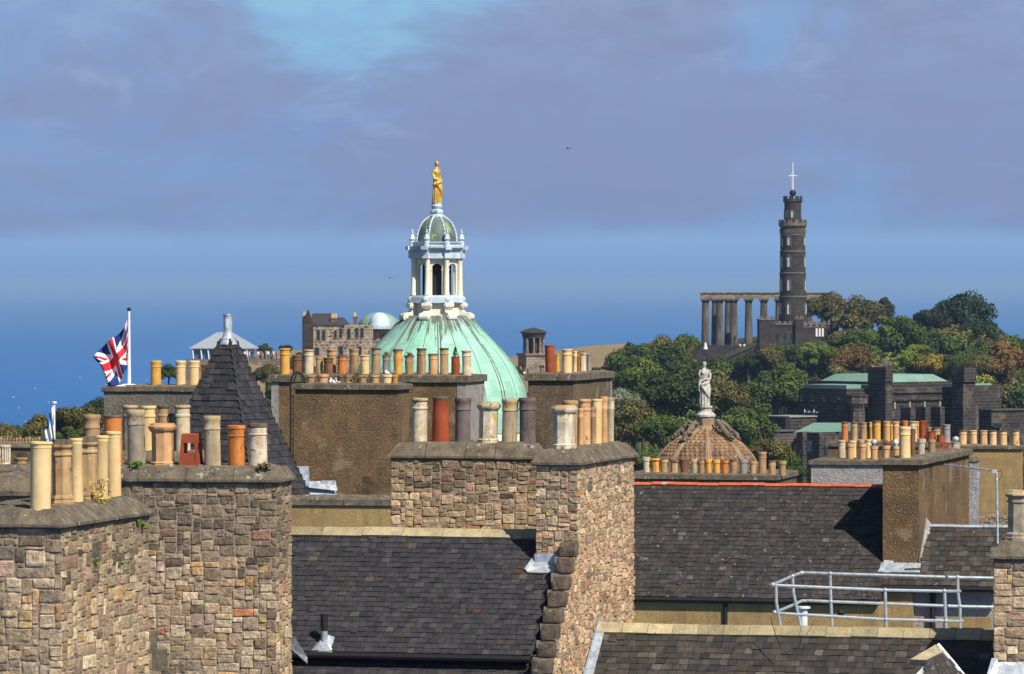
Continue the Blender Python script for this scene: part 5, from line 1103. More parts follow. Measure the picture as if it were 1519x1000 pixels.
m.build('steps', MS['nstone'], cn)
# round columned monument
D5 = 1000; k = D5 / F; dm = thing('round_monument', 'small round columned monument on the hill right of the copper dome', 'monument', W(791.5, 548, D5), R(20))
m = MB(k); m.box(-20, 20, -20, 20, 0, 4); m.box(-18, 18, -18, 18, 4, 21); m.box(-20, 20, -20, 20, 21, 24); m.build('podium', MS['mlight'], dm)
m = MB(k); m.lathe([(9.5, 24), (9.5, 47)], 20); m.build('inner_drum', MS['nstone'], dm)
for i in range(9):
    a = 2 * math.pi * i / 9 + .2; m = MB(k); m.lathe([(2.1, 24), (1.7, 26), (1.5, 44), (2.2, 46.5)], 10, (14.5 * math.cos(a), 14.5 * math.sin(a), 0)); m.build('column', MS['mlight'], dm, smooth='auto')
m = MB(k); m.lathe([(16.5, 46.5), (16.5, 50), (17.5, 50.2), (17.5, 53), (20, 54), (20, 55.5), (14, 58.5), (5, 61), (2, 62), (.1, 62)], 28, cap0=True); m.build('roof', MS['nstone'], dm, smooth='auto')
# observatory group
OB = 985; k = OB / F; ob = thing('gothic_house', 'dark gothic stone house with chimneys, left of the copper dome', 'house', W(500, 560, OB), R(-9))
MS['oldwall'] = brickmat('patchy_old_masonry', (.46, .37, .27), (.10, .08, .07), (.40, .34, .26), 1.0, .6, .06, spots=(((.58, .47, .34), .9, .52), ((.035, .03, .03), 1.3, .56)))
MS['roofd'] = mk('dark_far_roof', (.035, .032, .036), (.055, .05, .05), .8, .8, .4, 4)
m = MB(k); m.box(-50, 46, 0, 44, 0, 78); m.build('wall', MS['oldwall'], ob)
m = MB(k); m.add([(-52, -2, 78), (12, -2, 78), (4, 14, 89), (-34, 14, 89), (-52, 44, 78), (12, 44, 78), (4, 30, 89), (-34, 30, 89)], [(0, 1, 2, 3), (1, 5, 6, 2), (5, 4, 7, 6), (4, 0, 3, 7), (3, 2, 6, 7)]); m.add([(-42, 14, 84), (-12, 14, 84), (-12, 24, 95), (-42, 24, 95), (-42, 36, 84), (-12, 36, 84)], [(0, 1, 2, 3), (3, 2, 5, 4), (0, 3, 4), (1, 5, 2)]); rf = m.build('roof', MS['roofd'], ob)
m = MB(k); m.add([(-52, -3, 0), (-36, -3, 0), (-36, -3, 78), (-44, -3, 100), (-52, -3, 78), (-52, 6, 0), (-36, 6, 0), (-36, 6, 78), (-44, 6, 100), (-52, 6, 78)], [(0, 1, 2, 3, 4), (9, 8, 7, 6, 5), (0, 5, 6, 1), (1, 6, 7, 2), (2, 7, 8, 3), (3, 8, 9, 4), (4, 9, 5, 0)]); m.build('gable', MS['nstone'], ob)
for x, z1, w in ((-51, 98, 5), (-6, 95, 9), (26, 97, 6)):
    m = MB(k); m.box(x - w / 2, x + w / 2, 4, 10, 60, z1 - 8); m.box(x - w / 2 - .7, x + w / 2 + .7, 3.4, 10.6, z1 - 8.2, z1 - 6.8); q = m.build('chimney', MS['nlight'], rf)
    m = MB(k)
    for j in range(2 if w < 8 else 4): m.lathe([(1.0, z1 - 7), (1.1, z1 - .5), (.7, z1 - .5)], 8, (x - w / 2 + 1.4 + j * 2.1, 7, 0))
    m.build('chimney_pot', POT['cream'], q)
for x, z0, z1, w in ((-28, 56, 70, 3.5), (-20, 56, 70, 3.5), (-2, 58, 70, 2.6), (6, 60, 72, 3), (18, 58, 72, 4), (30, 60, 73, 3.5), (38, 60, 73, 3.5), (-30, 34, 44, 5.5), (6, 34, 46, 5), (34, 34, 46, 5)):
    m = MB(k); m.box(x - w / 2 - .9, x + w / 2 + .9, -.7, -.2, z0 - .9, z1 + .9); f = m.build('window', MS['nlight'], ob); m = MB(k); m.box(x - w / 2, x + w / 2, -.95, -.75, z0, z1); m.build('pane', MS['glass'], f)
o2 = thing('observatory', 'low observatory with a green dome and a whitish dome by the copper dome', 'observatory', W(560, 560, OB + 40), R(-5)); k = (OB + 40) / F
m = MB(k); m.box(-28, 60, 0, 50, 0, 72); m.box(-30, 62, -2, 52, 72, 75); m.box(-16, 4, -6, 0, 0, 70); m.build('wall', MS['mlight'], o2)
m = MB(k)
for x in (-24, -18, -10, 8, 16, 24, 40): m.box(x, x + 3, -.6, -.1, 45, 62)
m.build('window', MS['glass'], o2)
MS['fgreen'] = mk('far_green_copper', (.24, .38, .30), (.17, .29, .23), .4, .7, .2, 3); MS['fwhite'] = mk('white_dome_metal', (.52, .66, .80), (.44, .57, .72), .5, .6, .2, 3)
m = MB(k); m.lathe([(31, 75), (31, 76)] + [(31 * math.cos(t * math.pi / 20), 76 + 20.5 * math.sin(t * math.pi / 20)) for t in range(10)] + [(.1, 96.5)], 32, (-3, 46, 0)); m.ball((-4, 46, 99), 1.3, 6); m.build('green_dome', MS['fgreen'], o2, smooth='auto')
m = MB(k); m.lathe([(15.6, 73), (16, 78)] + [(15.5 * math.cos(t * math.pi / 20), 79 + 17.5 * math.sin(t * math.pi / 20)) for t in range(10)] + [(.1, 96.5)], 28, (2, 8, 0)); m.build('white_dome', MS['fwhite'], o2, smooth='auto')
m = MB(k); m.lathe([(30, 72), (17, 77.5)], 8, (2, 10, 0)); m.build('lead_roof', MS['lead'], o2)
# glazed viewpoint restaurant
LK = 1010; k = LK / F; lo = thing('glass_pavilion', 'glazed pavilion with a pale pyramid roof behind the slate spire', 'pavilion', W(331, 540, LK), R(-14))
m = MB(k); m.add([(-46, -20, 24), (46, -20, 24), (46, 30, 24), (-46, 30, 24), (-10, 2, 47), (10, 2, 47), (10, 12, 47), (-10, 12, 47), (-46, -20, 22.5), (46, -20, 22.5), (46, 30, 22.5), (-46, 30, 22.5)], [(0, 1, 5, 4), (1, 2, 6, 5), (2, 3, 7, 6), (3, 0, 4, 7), (4, 5, 6, 7), (8, 9, 1, 0), (9, 10, 2, 1), (10, 11, 3, 2), (11, 8, 0, 3), (8, 11, 10, 9)]); m.box(2, 8, 4, 10, 46, 49); m.build('roof', MS['lead'], lo)
MS['pglass'] = mk('pavilion_glass', (.06, .13, .24), (.05, .10, .2), .2, .1, 0, spec=.8)
m = MB(k); m.box(-41, 41, -15, 25, 2, 22.5); m.build('glass_wall', MS['pglass'], lo)
for i, x in enumerate((-42, -29, -18, 14, 24, 33, 42)):
    m = MB(k); m.tube([(x + 1.4, -16, 2), (x, -18, 22.6)], 1.25, 6); m.build('column', MS['white'], lo)
m = MB(k); m.box(-50, 104, -24, 40, -25, 7.5); m.build('terrace', MS['mlight'], lo)
# distant jumble left of the monument top
for i, (x, y, w, h, c, lb) in enumerate(((884, 531, 4, 5, 'white', 'small white speck of a far harbour building, leftmost on the grassy crest'), (902, 533, 15, 5, 'lead', 'low greyish far shed on the skyline right of the right harled stack'), (917, 531, 5, 7, 'white', 'tiny white far structure on the grassy skyline'), (936, 529, 10, 3, 'white', 'long low white far roof beside the hillside trees'))):
    q = W(x, y, 1300); k = 1300 / F; m = MB(k); m.box(-w / 2, w / 2, 0, w, -8, h * .6); m.frus((-w / 2 - .3, w / 2 + .3, -.3, w + .3), (-w / 4, w / 4, w / 2 - .3, w / 2 + .3), h * .6, h); m.box(-w / 4, -w / 6, -.4, 0, 0, h * .4)
    tag(m.build('distant_building', MS[c], loc=q), lb, 'distant building')

# ================================================================ BIG DARK OFFICE BLOCK
MS['sah'] = brickmat('sooty_ashlar', (.055, .046, .041), (.028, .024, .023), (.12, .105, .095), 1.5, .52, .028, spots=(((.115, .09, .068), .35, .56),))
MS['sahl'] = brickmat('lighter_ashlar', (.12, .095, .078), (.07, .056, .05), (.19, .165, .14), 1.2, .52, .03)
MS['cgreen'] = mk('pale_green_roof', (.21, .34, .27), (.15, .27, .21), .5, .7, .2, 3)
SD = 790; ks = SD / F; sa = thing('office_block', 'massive dark stone office block with green copper roofs at right', 'office block', W(1256, 705, SD), R(40))
c40, s40 = math.cos(R(40)), math.sin(R(40))
def sbox(px, lw, rw, y0, y1, name='wall', mat='sah', dd=0, top=None, ov=0):
    """near corner at column px, shaded face lw px wide to the left, lit face rw px wide to the right, rows y0..y1, dd metres further back"""
    d = dd / ks; X = (px - 1256) * (1 + dd / SD); a, b = rw / c40, lw / s40; zs = (1 + dd / SD)
    lx = X * c40 + d * s40; ly = -X * s40 + d * c40; z0 = 705 - y1 - (y1 - HY) * dd / SD; z1 = 705 - y0 - (y0 - HY) * dd / SD
    m = MB(ks); m.box(lx - ov, lx + a + ov, ly - ov, ly + b + ov, z0, z1)
    if top is not None: m = MB(ks); m.frus((lx - ov, lx + a + ov, ly - ov, ly + b + ov), (lx + a * top, lx + a * (1 - top), ly + b * top, ly + b * (1 - top)), z0, z1)
    return m.build(name, MS[mat], sa)
sbox(1256, 84, 250, 577, 760, 'main_wall'); sbox(1256, 60, 46, 571.5, 577.5, 'roof_slab', 'cgreen', 1, None, 0)
sbox(1330, 122, 108, 567, 580, 'upper_wall', dd=12); sbox(1330, 100, 92, 556.5, 567.2, 'roof', 'cgreen', 12, .12)
sbox(1313, 24, 11, 547, 700, 'chimney_tower', dd=-1); sbox(1313, 24.5, 11.5, 545, 566.5, 'tower_cap', 'sah', -1.3)
sbox(1435, 15, 20, 545, 700, 'chimney_tower', dd=10); sbox(1436, 18, 20, 544.5, 566.5, 'tower_cap', 'sah', 9.6)
sbox(1452, 4, 44, 572, 700, 'east_wall', dd=14); sbox(1452, 2, 34, 569, 575, 'roof', 'cgreen', 15, .1)
sbox(1472, 17, 60, 609, 720, 'east_wall', dd=2); sbox(1472, 18, 62, 607.5, 609.5, 'parapet_stone', 'sahl', 1.6)
# corbelled stair tower
m = MB(ks); X = 1272 - 1256; m.lathe([(11, 60), (11, 101), (15.5, 107), (15.5, 117), (17, 118), (17, 119.5)], 8, (X * c40 - 4 * s40, -X * s40 - 4 * c40, 0), ph=.2, cap1=True); m.build('stair_tower', MS['sahl'], sa)
for i in range(8):
    a = i * math.pi / 4 + .6; m = MB(ks); m.box(-1, 1, -1, 1, 0, 5); m.v = [v + Vector(((X * c40 - 4 * s40 + 13.5 * math.cos(a)) * ks, (-X * s40 - 4 * c40 + 13.5 * math.sin(a)) * ks, 101 * ks)) for v in m.v]; m.build('corbel', MS['sah'], sa)
def swin(px, y0, y1, w, name='window', mat='nlight', face='r', out=.25):
    d = px - 1256
    if face == 'r': x = d / c40 * 1.0; m = MB(ks); m.box(x, x + w / c40, -out / ks, 0, 705 - y1, 705 - y0)
    else: y = -d / s40; m = MB(ks); m.box(-out / ks, 0, y - w / s40, y, 705 - y1, 705 - y0)
    return m.build(name, MS[mat], sa)
# piers and slit windows; face recedes so columns are corrected for depth
def corr(px): return 1256 + (px - 1256) * (1 + (px - 1256) / c40 * s40 * ks / SD)
for px in (1329, 1352.6, 1376, 1400, 1424, 1466, 1478): swin(corr(px), 598, 608, 2.4, 'slit_window', 'cement')  # pale cement tone gives the slits their lit look
for px in (1341, 1364, 1388, 1412): swin(corr(px), 606, 700, 7, 'pier', 'sah', out=2.2)
for px in (1334, 1356, 1380, 1402): f = swin(corr(px), 628, 640, 10, 'window', 'glass', out=.15)
swin(corr(1424), 624, 640, 9, 'lit_reveal', 'nlight', out=1.0)  # sunlight on this reveal is put into the lighter buff colour
swin(corr(1300), 612, 622, 30, 'string_course', 'sahl', out=.3); swin(corr(1262), 594, 596, 235, 'string_course', 'sah', out=.35); swin(corr(1262), 583.5, 585, 235, 'string_course', 'sah', out=.3)
for px in (1216, 1238): swin(px, 590, 593, 8, 'string_course', 'sah', 'l', .3)
for px in (1345, 1352, 1360, 1368, 1392, 1400, 1408): 
    f = swin(corr(px), 613, 622, 3.4, 'window', 'cement', out=.12); swin(corr(px) + .5, 614, 621.4, 2.2, 'window_glass', 'glass', out=.2)
for px in (1262, 1270, 1296, 1304):
    f = swin(corr(px), 640, 650, 4, 'window', 'cement', out=.12); swin(corr(px) + .6, 641, 649.4, 2.8, 'window_glass', 'glass', out=.2)
for px in (1190, 1205, 1222, 1238):
    for y_ in (588, 622): swin(px, y_, y_ + 7, 3, 'window', 'glass', 'l', .15); swin(px + .6, y_ + 7.2, y_ + 8.2, 4.2, 'window_sill', 'sahl', 'l', .4)
m = MB(ks)   # white railing tracery on the dark face
for (px, y0, y1) in ((1200, 609, 616), (1206, 611, 615), (1213, 609, 616)): y = -(px - 1256) / s40; m.box(-.5 / ks, -.35 / ks, y - 1, y, 705 - y1, 705 - y0)
y = -(1200 - 1256) / s40; m.box(-.5 / ks, -.35 / ks, y - 28, y, 705 - 613.5, 705 - 612.3); m.build('balcony_rail', MS['white'], sa)
for px in (1475, 1500): sbox(px, 0.5, 14, 628, 635, 'window', 'glass', dd=2.1 + (px - 1472) * s40 / c40 * ks * 0 - .6)
# lower wings to the left
sbox(1167, 36, 42, 619, 720, 'wing_wall', dd=-6); sbox(1167, 36, 42, 617.5, 619.3, 'parapet_stone', 'cement', -6.2, None, 1)
sbox(1140, 42, 40, 640, 740, 'wing_wall', 'sahl', -12); sbox(1140, 42, 40, 638.5, 640.5, 'parapet_stone', 'sahl', -12.3, None, 1)
sbox(1200, 24, 74, 642, 760, 'wing_wall', dd=-24); 
m = MB(ks); X0 = (1178 - 1256); 
vs = [Vector(W(x, y, SD - d)) - W(1256, 705, SD) for x, y, d in ((1177, 642, 22), (1246, 640.5, 22), (1262, 627, 2), (1207, 627, 2), (1262, 641, 2), (1190, 642, 2))]
M40 = Matrix.Rotation(-R(40), 3, 'Z'); m = MB(); m.add([M40 @ v for v in vs], [(0, 1, 2, 3), (0, 3, 5), (1, 4, 2)]); m.build('roof', MS['cgreen'], sa)
sbox(1176, 8, 60, 641, 760, 'wing_wall', 'sah', -22.5)
m = MB(ks)
for px, y in ((1168, 628), (1200, 662), (1226, 668)):
    a = M40 @ (W(px, y, SD - 30) - W(1256, 705, SD)); 
    mm = MB(); mm.box(a.x - .5, a.x + .5, a.y - .1, a.y + .1, a.z - .8, a.z + .8); mm.build('window', MS['glass'], sa)
# ================================================================ TREES
LEAF = {}
def leafmat(n, c, d): LEAF[n] = mk(n + '_leaves', tuple(x * 1.3 for x in c), tuple(x * 1.15 for x in d), .5, .75, 0, attr=True, spec=.25, lo=.4, hi=.6)
leafmat('dark', (.040, .062, .012), (.024, .040, .010)); leafmat('green', (.072, .105, .016), (.042, .068, .012)); leafmat('fresh', (.13, .19, .020), (.075, .115, .014)); leafmat('olive', (.115, .100, .026), (.07, .066, .018)); leafmat('russet', (.17, .095, .024), (.095, .070, .020)); leafmat('gold', (.26, .17, .02), (.12, .11, .02)); leafmat('silver', (.17, .20, .14), (.10, .13, .08)); leafmat('deep', (.020, .038, .016), (.030, .034, .014))
MS['bark'] = mk('bark', (.10, .08, .06), (.06, .05, .04), 3, .95, .5, 8)
def crown_mesh(seed, flat=.8, n=7000, leaf=.065, lumps=20):
    rg = random.Random(seed); cl = []
    for i in range(lumps):
        u = rg.uniform(-.45, 1); t = rg.uniform(0, 6.283); s_ = math.sqrt(max(0, 1 - u * u)); r = rg.uniform(.50, .72)
        cl.append((Vector((s_ * math.cos(t) * r, s_ * math.sin(t) * r, u * r * flat)), rg.uniform(.18, .40), rg.uniform(.65, 1.35)))
    for i in range(4): cl.append((Vector((rg.uniform(-.2, .2), rg.uniform(-.2, .2), rg.uniform(-.1, .3))), .5, .9))
    m = MB()
    for i in range(n):
        c, r, tint = cl[i % len(cl)]
        while True:
            d = Vector((rg.gauss(0, 1), rg.gauss(0, 1), rg.gauss(0, 1) + .15))
            if d.length > .1: break
        d.normalize(); q = c + Vector((d.x, d.y, d.z * .75)) * r * (rg.random() ** .35) * (1 + .25 * noise.noise(d * 3 + c * 5))
        nrm = (d + Vector((rg.uniform(-.8, .8), rg.uniform(-.8, .8), rg.uniform(-.5, .9)))).normalized(); a = nrm.orthogonal().normalized(); b = nrm.cross(a); t = rg.uniform(0, 6.28); a, b = a * math.cos(t) + b * math.sin(t), b * math.cos(t) - a * math.sin(t)
        L_ = leaf * rg.uniform(.6, 1.3); kk = tint * rg.uniform(.6, 1.4); m.cc = (kk * rg.uniform(.92, 1.12), kk, kk * rg.uniform(.8, 1.1))
        q.z += .25
        m.add([q - a * L_, q - b * L_ * .6 + nrm * L_ * .15, q + a * L_, q + b * L_ * .6 + nrm * L_ * .1], [(0, 1, 2, 3)])
    return m
def trunk_mesh(seed):
    rg = random.Random(seed); m = MB(); m.tube([(0, 0, -1.6), (.02, .01, -.6), (0, .03, .0), (.02, 0, .35)], [.085, .07, .055, .03], 7)
    for i in range(6):
        t = i * 1.05 + rg.uniform(-.3, .3); r = rg.uniform(.4, .62); m.tube([(0, 0, -.5 + i * .1), (math.cos(t) * r * .5, math.sin(t) * r * .5, -.1 + i * .08), (math.cos(t) * r, math.sin(t) * r, .25 + i * .06)], [.035, .025, .01], 5)
    return m.mesh('trunk', MS['bark'])
crowns = {}
for i in range(7):
    for q in ('hi', 'lo'):
        if q == 'hi' and i > 3: continue
        crowns[(i, q)] = crown_mesh(200 + i, (.72, .85, .95, .78, .88, .65, 1.0)[i], 11000 if q == 'hi' else 5200, .045 if q == 'hi' else .062, (24, 18, 14, 20, 16, 26, 12)[i]).mesh('crown', LEAF['dark'])
trunks = [trunk_mesh(i) for i in range(3)]
tcount = [0]
def tree(X, Y, r, leaf, label, zc=None, variant=None, group=None, hi=False, sq=1.0, cat='tree', zb=None):
    """crown radius r in metres; zc = height of the crown centre"""
    rg = random.Random(tcount[0] + 500); tcount[0] += 1; gz = ground_z(X, Y) if zb is None else zb
    zc = gz + r * 1.25 if zc is None else zc
    t = thing('tree' if cat == 'tree' else 'bush', label, cat, (X, Y, gz), rg.uniform(0, 6.28), group)
    v = rg.randrange(7) if variant is None else variant
    if hi: v = v % 4
    c = bpy.data.objects.new('crown', crowns[(v, 'hi' if hi else 'lo')]); col.objects.link(c); c.parent = t; c.location = (0, 0, zc - gz - .2 * r); r *= 1.22; c.scale = (r, r, r * sq * 1.05)
    c.material_slots[0].link = 'OBJECT'; c.material_slots[0].material = LEAF[leaf]
    b = bpy.data.objects.new('trunk', trunks[v % 3]); col.objects.link(b); b.parent = t; b.location = (0, 0, zc - gz - .2 * r); b.scale = (r, r, max(.3, (zc - gz) / 1.5))
    return t
def ptree(px, py, D, rpx, leaf, label, **kw):
    p = W(px, py, D); return tree(p.x, D, rpx / F * D, leaf, label, zc=p.z, **kw)
# crest trees one can tell apart
ptree(1224, 462, 1125, 31, 'olive', 'round russet green tree right behind the foot of the round tower', hi=True, variant=0)
ptree(1252, 478, 1100, 17, 'green', 'small green tree between the castellated house and the skyline trees', hi=True)
ptree(1283, 479, 1085, 37, 'olive', 'broad olive skyline tree left of the pointed conifer like tree', hi=True, variant=3)
ptree(1314, 472, 1090, 20, 'deep', 'narrow darker tree topping the middle of the hill skyline', hi=True, variant=2, sq=1.3)
ptree(1350, 483, 1090, 14, 'green', 'small tree at the left foot of the big dark dome shaped tree', hi=True)
ptree(1386, 484, 1085, 31, 'deep', 'left half lobe of the big dark dome shaped tree on the skyline', hi=True, variant=1)
ptree(1424, 480, 1088, 50, 'deep', 'big dark dome shaped tree on the skyline right of the tower', hi=True, variant=0, sq=1.0)
ptree(1448, 500, 1080, 26, 'deep', 'right lower lobe of the big dark tree on the skyline', hi=True, variant=3)
for i, (px, py, r, lf, lb) in enumerate(((1018, 515, 22, 'green', 'green tree left of the colonnade steps'), (985, 525, 26, 'olive', 'olive tree on the hill edge left of the colonnade'), (958, 538, 20, 'russet', 'thin brownish tree at the left end of the hillside wood'), (1110, 540, 17, 'dark', 'dark bush below the colonnade steps, left of the castellated house'), (1140, 533, 20, 'olive', 'dark olive tree covering the foot of the castellated house'), (1165, 527, 17, 'green', 'green tree before the castellated house, below its middle tower'), (1212, 534, 28, 'fresh', 'bright green tree below the right end of the castellated house'), (1240, 507, 11, 'green', 'small green bush at the right corner of the castellated house'), (1268, 498, 12, 'silver', 'small silvery grey bush on the crest'), (1280, 510, 28, 'green', 'wide flat green bush below the crest trees'), (1330, 512, 38, 'green', 'wide bright green tree above the rock face'), (1460, 520, 24, 'olive', 'olive shrub on the bare slope below the big dark tree'), (1505, 522, 20, 'olive', 'low olive scrub at the right end of the ridge'), (1490, 545, 34, 'russet', 'russet brown tree on the right end of the slope'), (1395, 528, 20, 'fresh', 'yellowish green bush right of the rock face'), (1376, 545, 24, 'gold', 'golden autumn tree above the office block roof'), (1352, 538, 20, 'fresh', 'light green tree above the office block roof left of the golden one'), (1265, 538, 30, 'russet', 'russet tree above the left chimney tower of the office block'), (1240, 545, 26, 'russet', 'smaller russet tree left of the larger russet tree above the office block'), (1186, 528, 13, 'gold', 'narrow yellow green ivy clad tree on the cliff edge'), (1514, 600, 26, 'gold', 'golden tree at the right edge beside the office block'), (1512, 570, 26, 'olive', 'olive tree at the right edge above the golden one'), (1420, 545, 26, 'green', 'green tree behind the right chimney tower'), (1455, 548, 28, 'olive', 'olive tree right behind the right tower cap of the office block'))):
    ptree(px, py, 1040 if py < 530 else 960, r, lf, lb, hi=r > 25)
for i, (px, py, D_, r, lf) in enumerate(((1048, 546, 1030, 13, 'olive'), (1062, 541, 1035, 11, 'dark'), (1078, 543, 1030, 13, 'green'), (1094, 541, 1035, 11, 'olive'), (1118, 534, 1040, 13, 'dark'), (1130, 530, 1060, 11, 'green'), (1150, 524, 1060, 10, 'olive'), (1186, 520, 1060, 10, 'dark'), (1200, 515, 1062, 9, 'fresh'), (1220, 518, 1062, 11, 'green'))): ptree(px, py, D_, r, lf, 'small %s bush, %s from the left under the colonnade and castellated house' % ({'olive': 'olive', 'dark': 'dark', 'green': 'green', 'fresh': 'light green'}[lf], ORD[i]), cat='bush')
# dense wood on the slope
rg = random.Random(42); GL = {'dark': 'dark green tree in the dense wood covering the hillside', 'green': 'mid green tree in the dense wood covering the hillside', 'olive': 'olive brown tree in the dense wood covering the hillside', 'russet': 'russet leaved tree in the dense wood covering the hillside', 'fresh': 'light green tree in the dense wood covering the hillside', 'gold': 'golden leaved tree in the dense wood covering the hillside', 'silver': 'silvery leaved tree in the dense wood covering the hillside', 'deep': 'very dark tree in the dense wood covering the hillside'}
n = 0
for Y, y_mid in ((1045, 520), (1020, 532), (995, 548), (965, 565), (935, 585), (905, 605), (880, 628), (860, 650), (845, 675)):
    px = 915 + rg.uniform(0, 20)
    while px < 1545:
        lim = 1030 if Y > 1000 else (985 if Y > 940 else 915)
        ok = px > (lim if Y != 1045 else 1245)
        if Y == 1020 and 1035 < px < 1240: ok = False
        if Y >= 1020 and 1030 < px < 1118: ok = False
        if Y < 900 and px > 1215: ok = False
        if Y < 950 and 1190 < px < 1500 and rg.random() < .3: ok = False
        if 1296 < px < 1345 and Y > 955: ok = False          # rock face stays bare
        if ok:
            r = rg.uniform(20, 42) * (1.0 if Y < 980 else .8); py = y_mid + rg.uniform(-9, 9) + (8 if px < 1100 else 0)
            t = noise.noise(Vector((px * .012, y_mid * .018, 3))); 
            lf = rg.choice(['dark', 'dark', 'green', 'green', 'olive'] if t < -.08 else (['green', 'fresh', 'olive', 'dark'] if t < .12 else ['olive', 'russet', 'olive', 'green', 'dark', 'green', 'dark']))
            if rg.random() < .05: lf = 'gold'
            X = (px - CX) / F * Y; r_m = r / F * Y; z = (HY - py) / F * Y
            z = max(z, ground_z(X, Y) + r_m * .6)
            tree(X, Y, r_m, lf, GL[lf], zc=z, group='trees of the hillside wood'); n += 1
        px += rg.uniform(19, 31)
m = MB(); rg = random.Random(88)
for i in range(26000):
    Y = rg.uniform(800, 1075); px = rg.uniform(905, 1560); X = (px - CX) / F * Y
    if px < 985 and Y > 925 or (1025 < px < 1245 and Y > 1040): continue
    z = ground_z(X, Y); kk = rg.uniform(.5, 1.5) * (1 + .8 * noise.noise(Vector((X * .06, Y * .06, 9)))); m.cc = (kk * rg.uniform(.8, 1.5), kk, kk * .8); q = Vector((X, Y, z + rg.uniform(-.3, 2.2))); a = Vector((rg.uniform(-1, 1), rg.uniform(-1, 1), rg.uniform(-.4, .6))).normalized() * rg.uniform(.35, .8); b = a.orthogonal().normalized() * rg.uniform(.25, .5)
    m.add([q - a, q - b, q + a, q + b], [(0, 1, 2, 3)])
tag(m.build('undergrowth', LEAF['green']), 'dense scrub and undergrowth covering the hillside between the trees', 'undergrowth', kind='stuff')
# bushes in front of the wood, beside the stone dome
for i, (px, py, D_, r, lf, lb) in enumerate(((1000, 590, 700, 55, 'dark', 'large layered dark green tree left of the stone statue'), (955, 575, 720, 38, 'green', 'green tree between the right harled stack and the layered dark tree'), (940, 640, 640, 42, 'olive', 'olive tree low on the left of the small stone dome'), (985, 648, 620, 38, 'green', 'green tree directly left of the small stone dome'), (930, 600, 690, 26, 'silver', 'pale flowering tree beside the right harled stack'), (1080, 600, 760, 42, 'olive', 'olive gold tree right behind the stone statue'), (1110, 640, 740, 40, 'green', 'green tree right of the small stone dome'), (1150, 585, 800, 46, 'green', 'broad green tree left of the dark office block'), (1168, 568, 820, 26, 'gold', 'yellow tinged tree touching the office block left corner'), (1140, 678, 420, 34, 'olive', 'near olive tree between stone dome and office block wing'), (1170, 700, 420, 26, 'green', 'near green bush below the office block wing'), (925, 690, 560, 32, 'dark', 'dark tree low beside the tall gable stack'), (960, 690, 560, 30, 'green', 'green bush left behind the row of short pots'), (1045, 650, 700, 40, 'dark', 'dark tree directly behind the small stone dome'))):
    ptree(px, py, D_, r, lf, lb, hi=True, zb=(HY - py) / F * D_ - 9)
# trees at the left
for i, (px, py, D_, r, lf, lb) in enumerate(((18, 658, 520, 32, 'olive', 'olive tree at the far left edge below the sea'), (55, 652, 500, 33, 'olive', 'rusty green tree left of the blue and white flag'), (48, 668, 480, 26, 'green', 'low green tree left of the blue and white flag'), (112, 634, 470, 38, 'olive', 'tall brownish tree right of the blue and white flag'), (146, 616, 520, 28, 'dark', 'dark green tree touching the grey harled stack at left'), (98, 660, 450, 24, 'green', 'low green tree under the brownish one at left'), (140, 660, 450, 30, 'green', 'green tree behind the brown ringed pots at left'), (20, 640, 800, 12, 'green', 'small far green bush at the left shore'), (250, 556, 620, 15, 'dark', 'dark tree showing between the yellow pots behind the flag'), (392, 521, 1040, 11, 'dark', 'thin tree right of the glass pavilion'), (424, 520, 1040, 10, 'deep', 'small dark tree left of the gothic house'), (418, 585, 700, 30, 'green', 'green tree between the slate spire and the brown harled stack'), (395, 560, 850, 22, 'olive', 'olive bush below the pavilion terrace'), (445, 548, 960, 22, 'dark', 'dark bush at the foot of the gothic house'), (400, 620, 600, 30, 'dark', 'dark tree low right of the slate spire'), (882, 553, 930, 8, 'dark', 'small dark bush on the tan grass by the right harled stack'), (938, 550, 945, 14, 'olive', 'scraggy olive bush on the tan grass left of the wood'), (770, 553, 980, 9, 'dark', 'small dark bush left of the round monument'))):
    ptree(px, py, D_, r, lf, lb, hi=r > 20, zb=(HY - py) / F * D_ - r / F * D_ * 1.6)
# rock faces
MS['rock'] = mk('dark_rock', (.13, .105, .09), (.06, .05, .048), .25, .95, .8, 1.5, spots=(((.20, .15, .12), .5, .62),), bdist=.5)
for i, (px, py, w, h, D_, lb) in enumerate(((1314, 556, 20, 20, 1000, 'dark craggy rock face in the middle of the wooded slope'), (1182, 538, 12, 24, 1050, 'dark rock cliff below the castellated house'), (1390, 520, 36, 16, 1045, 'grey brown bare rock below the big dark tree'), (1100, 552, 18, 9, 1000, 'small dark rock among the shrubs below the colonnade'))):
    m = MB(D_ / F); nn = 18; vs = []
    for j in range(nn):
        for q in range(nn * 2):
            u = -math.cos(math.pi * j / (nn - 1)); s_ = math.sqrt(max(0, 1 - u * u)); t = 2 * math.pi * q / (nn * 2); p = Vector((s_ * math.cos(t), s_ * math.sin(t), u)); f = 1 + .18 * noise.noise(p * 2.2 + Vector((i * 9, 0, 0))) + .18 * noise.noise(p * 6); vs.append((p.x * w * f, p.y * w * .6 * f, p.z * h * f))
    N2 = nn * 2; m.add(vs, [(j * N2 + q, j * N2 + (q + 1) % N2, (j + 1) * N2 + (q + 1) % N2, (j + 1) * N2 + q) for j in range(nn - 1) for q in range(N2)])
    tag(m.build('rock', MS['rock'], loc=W(px, py, D_)), lb, 'rock')

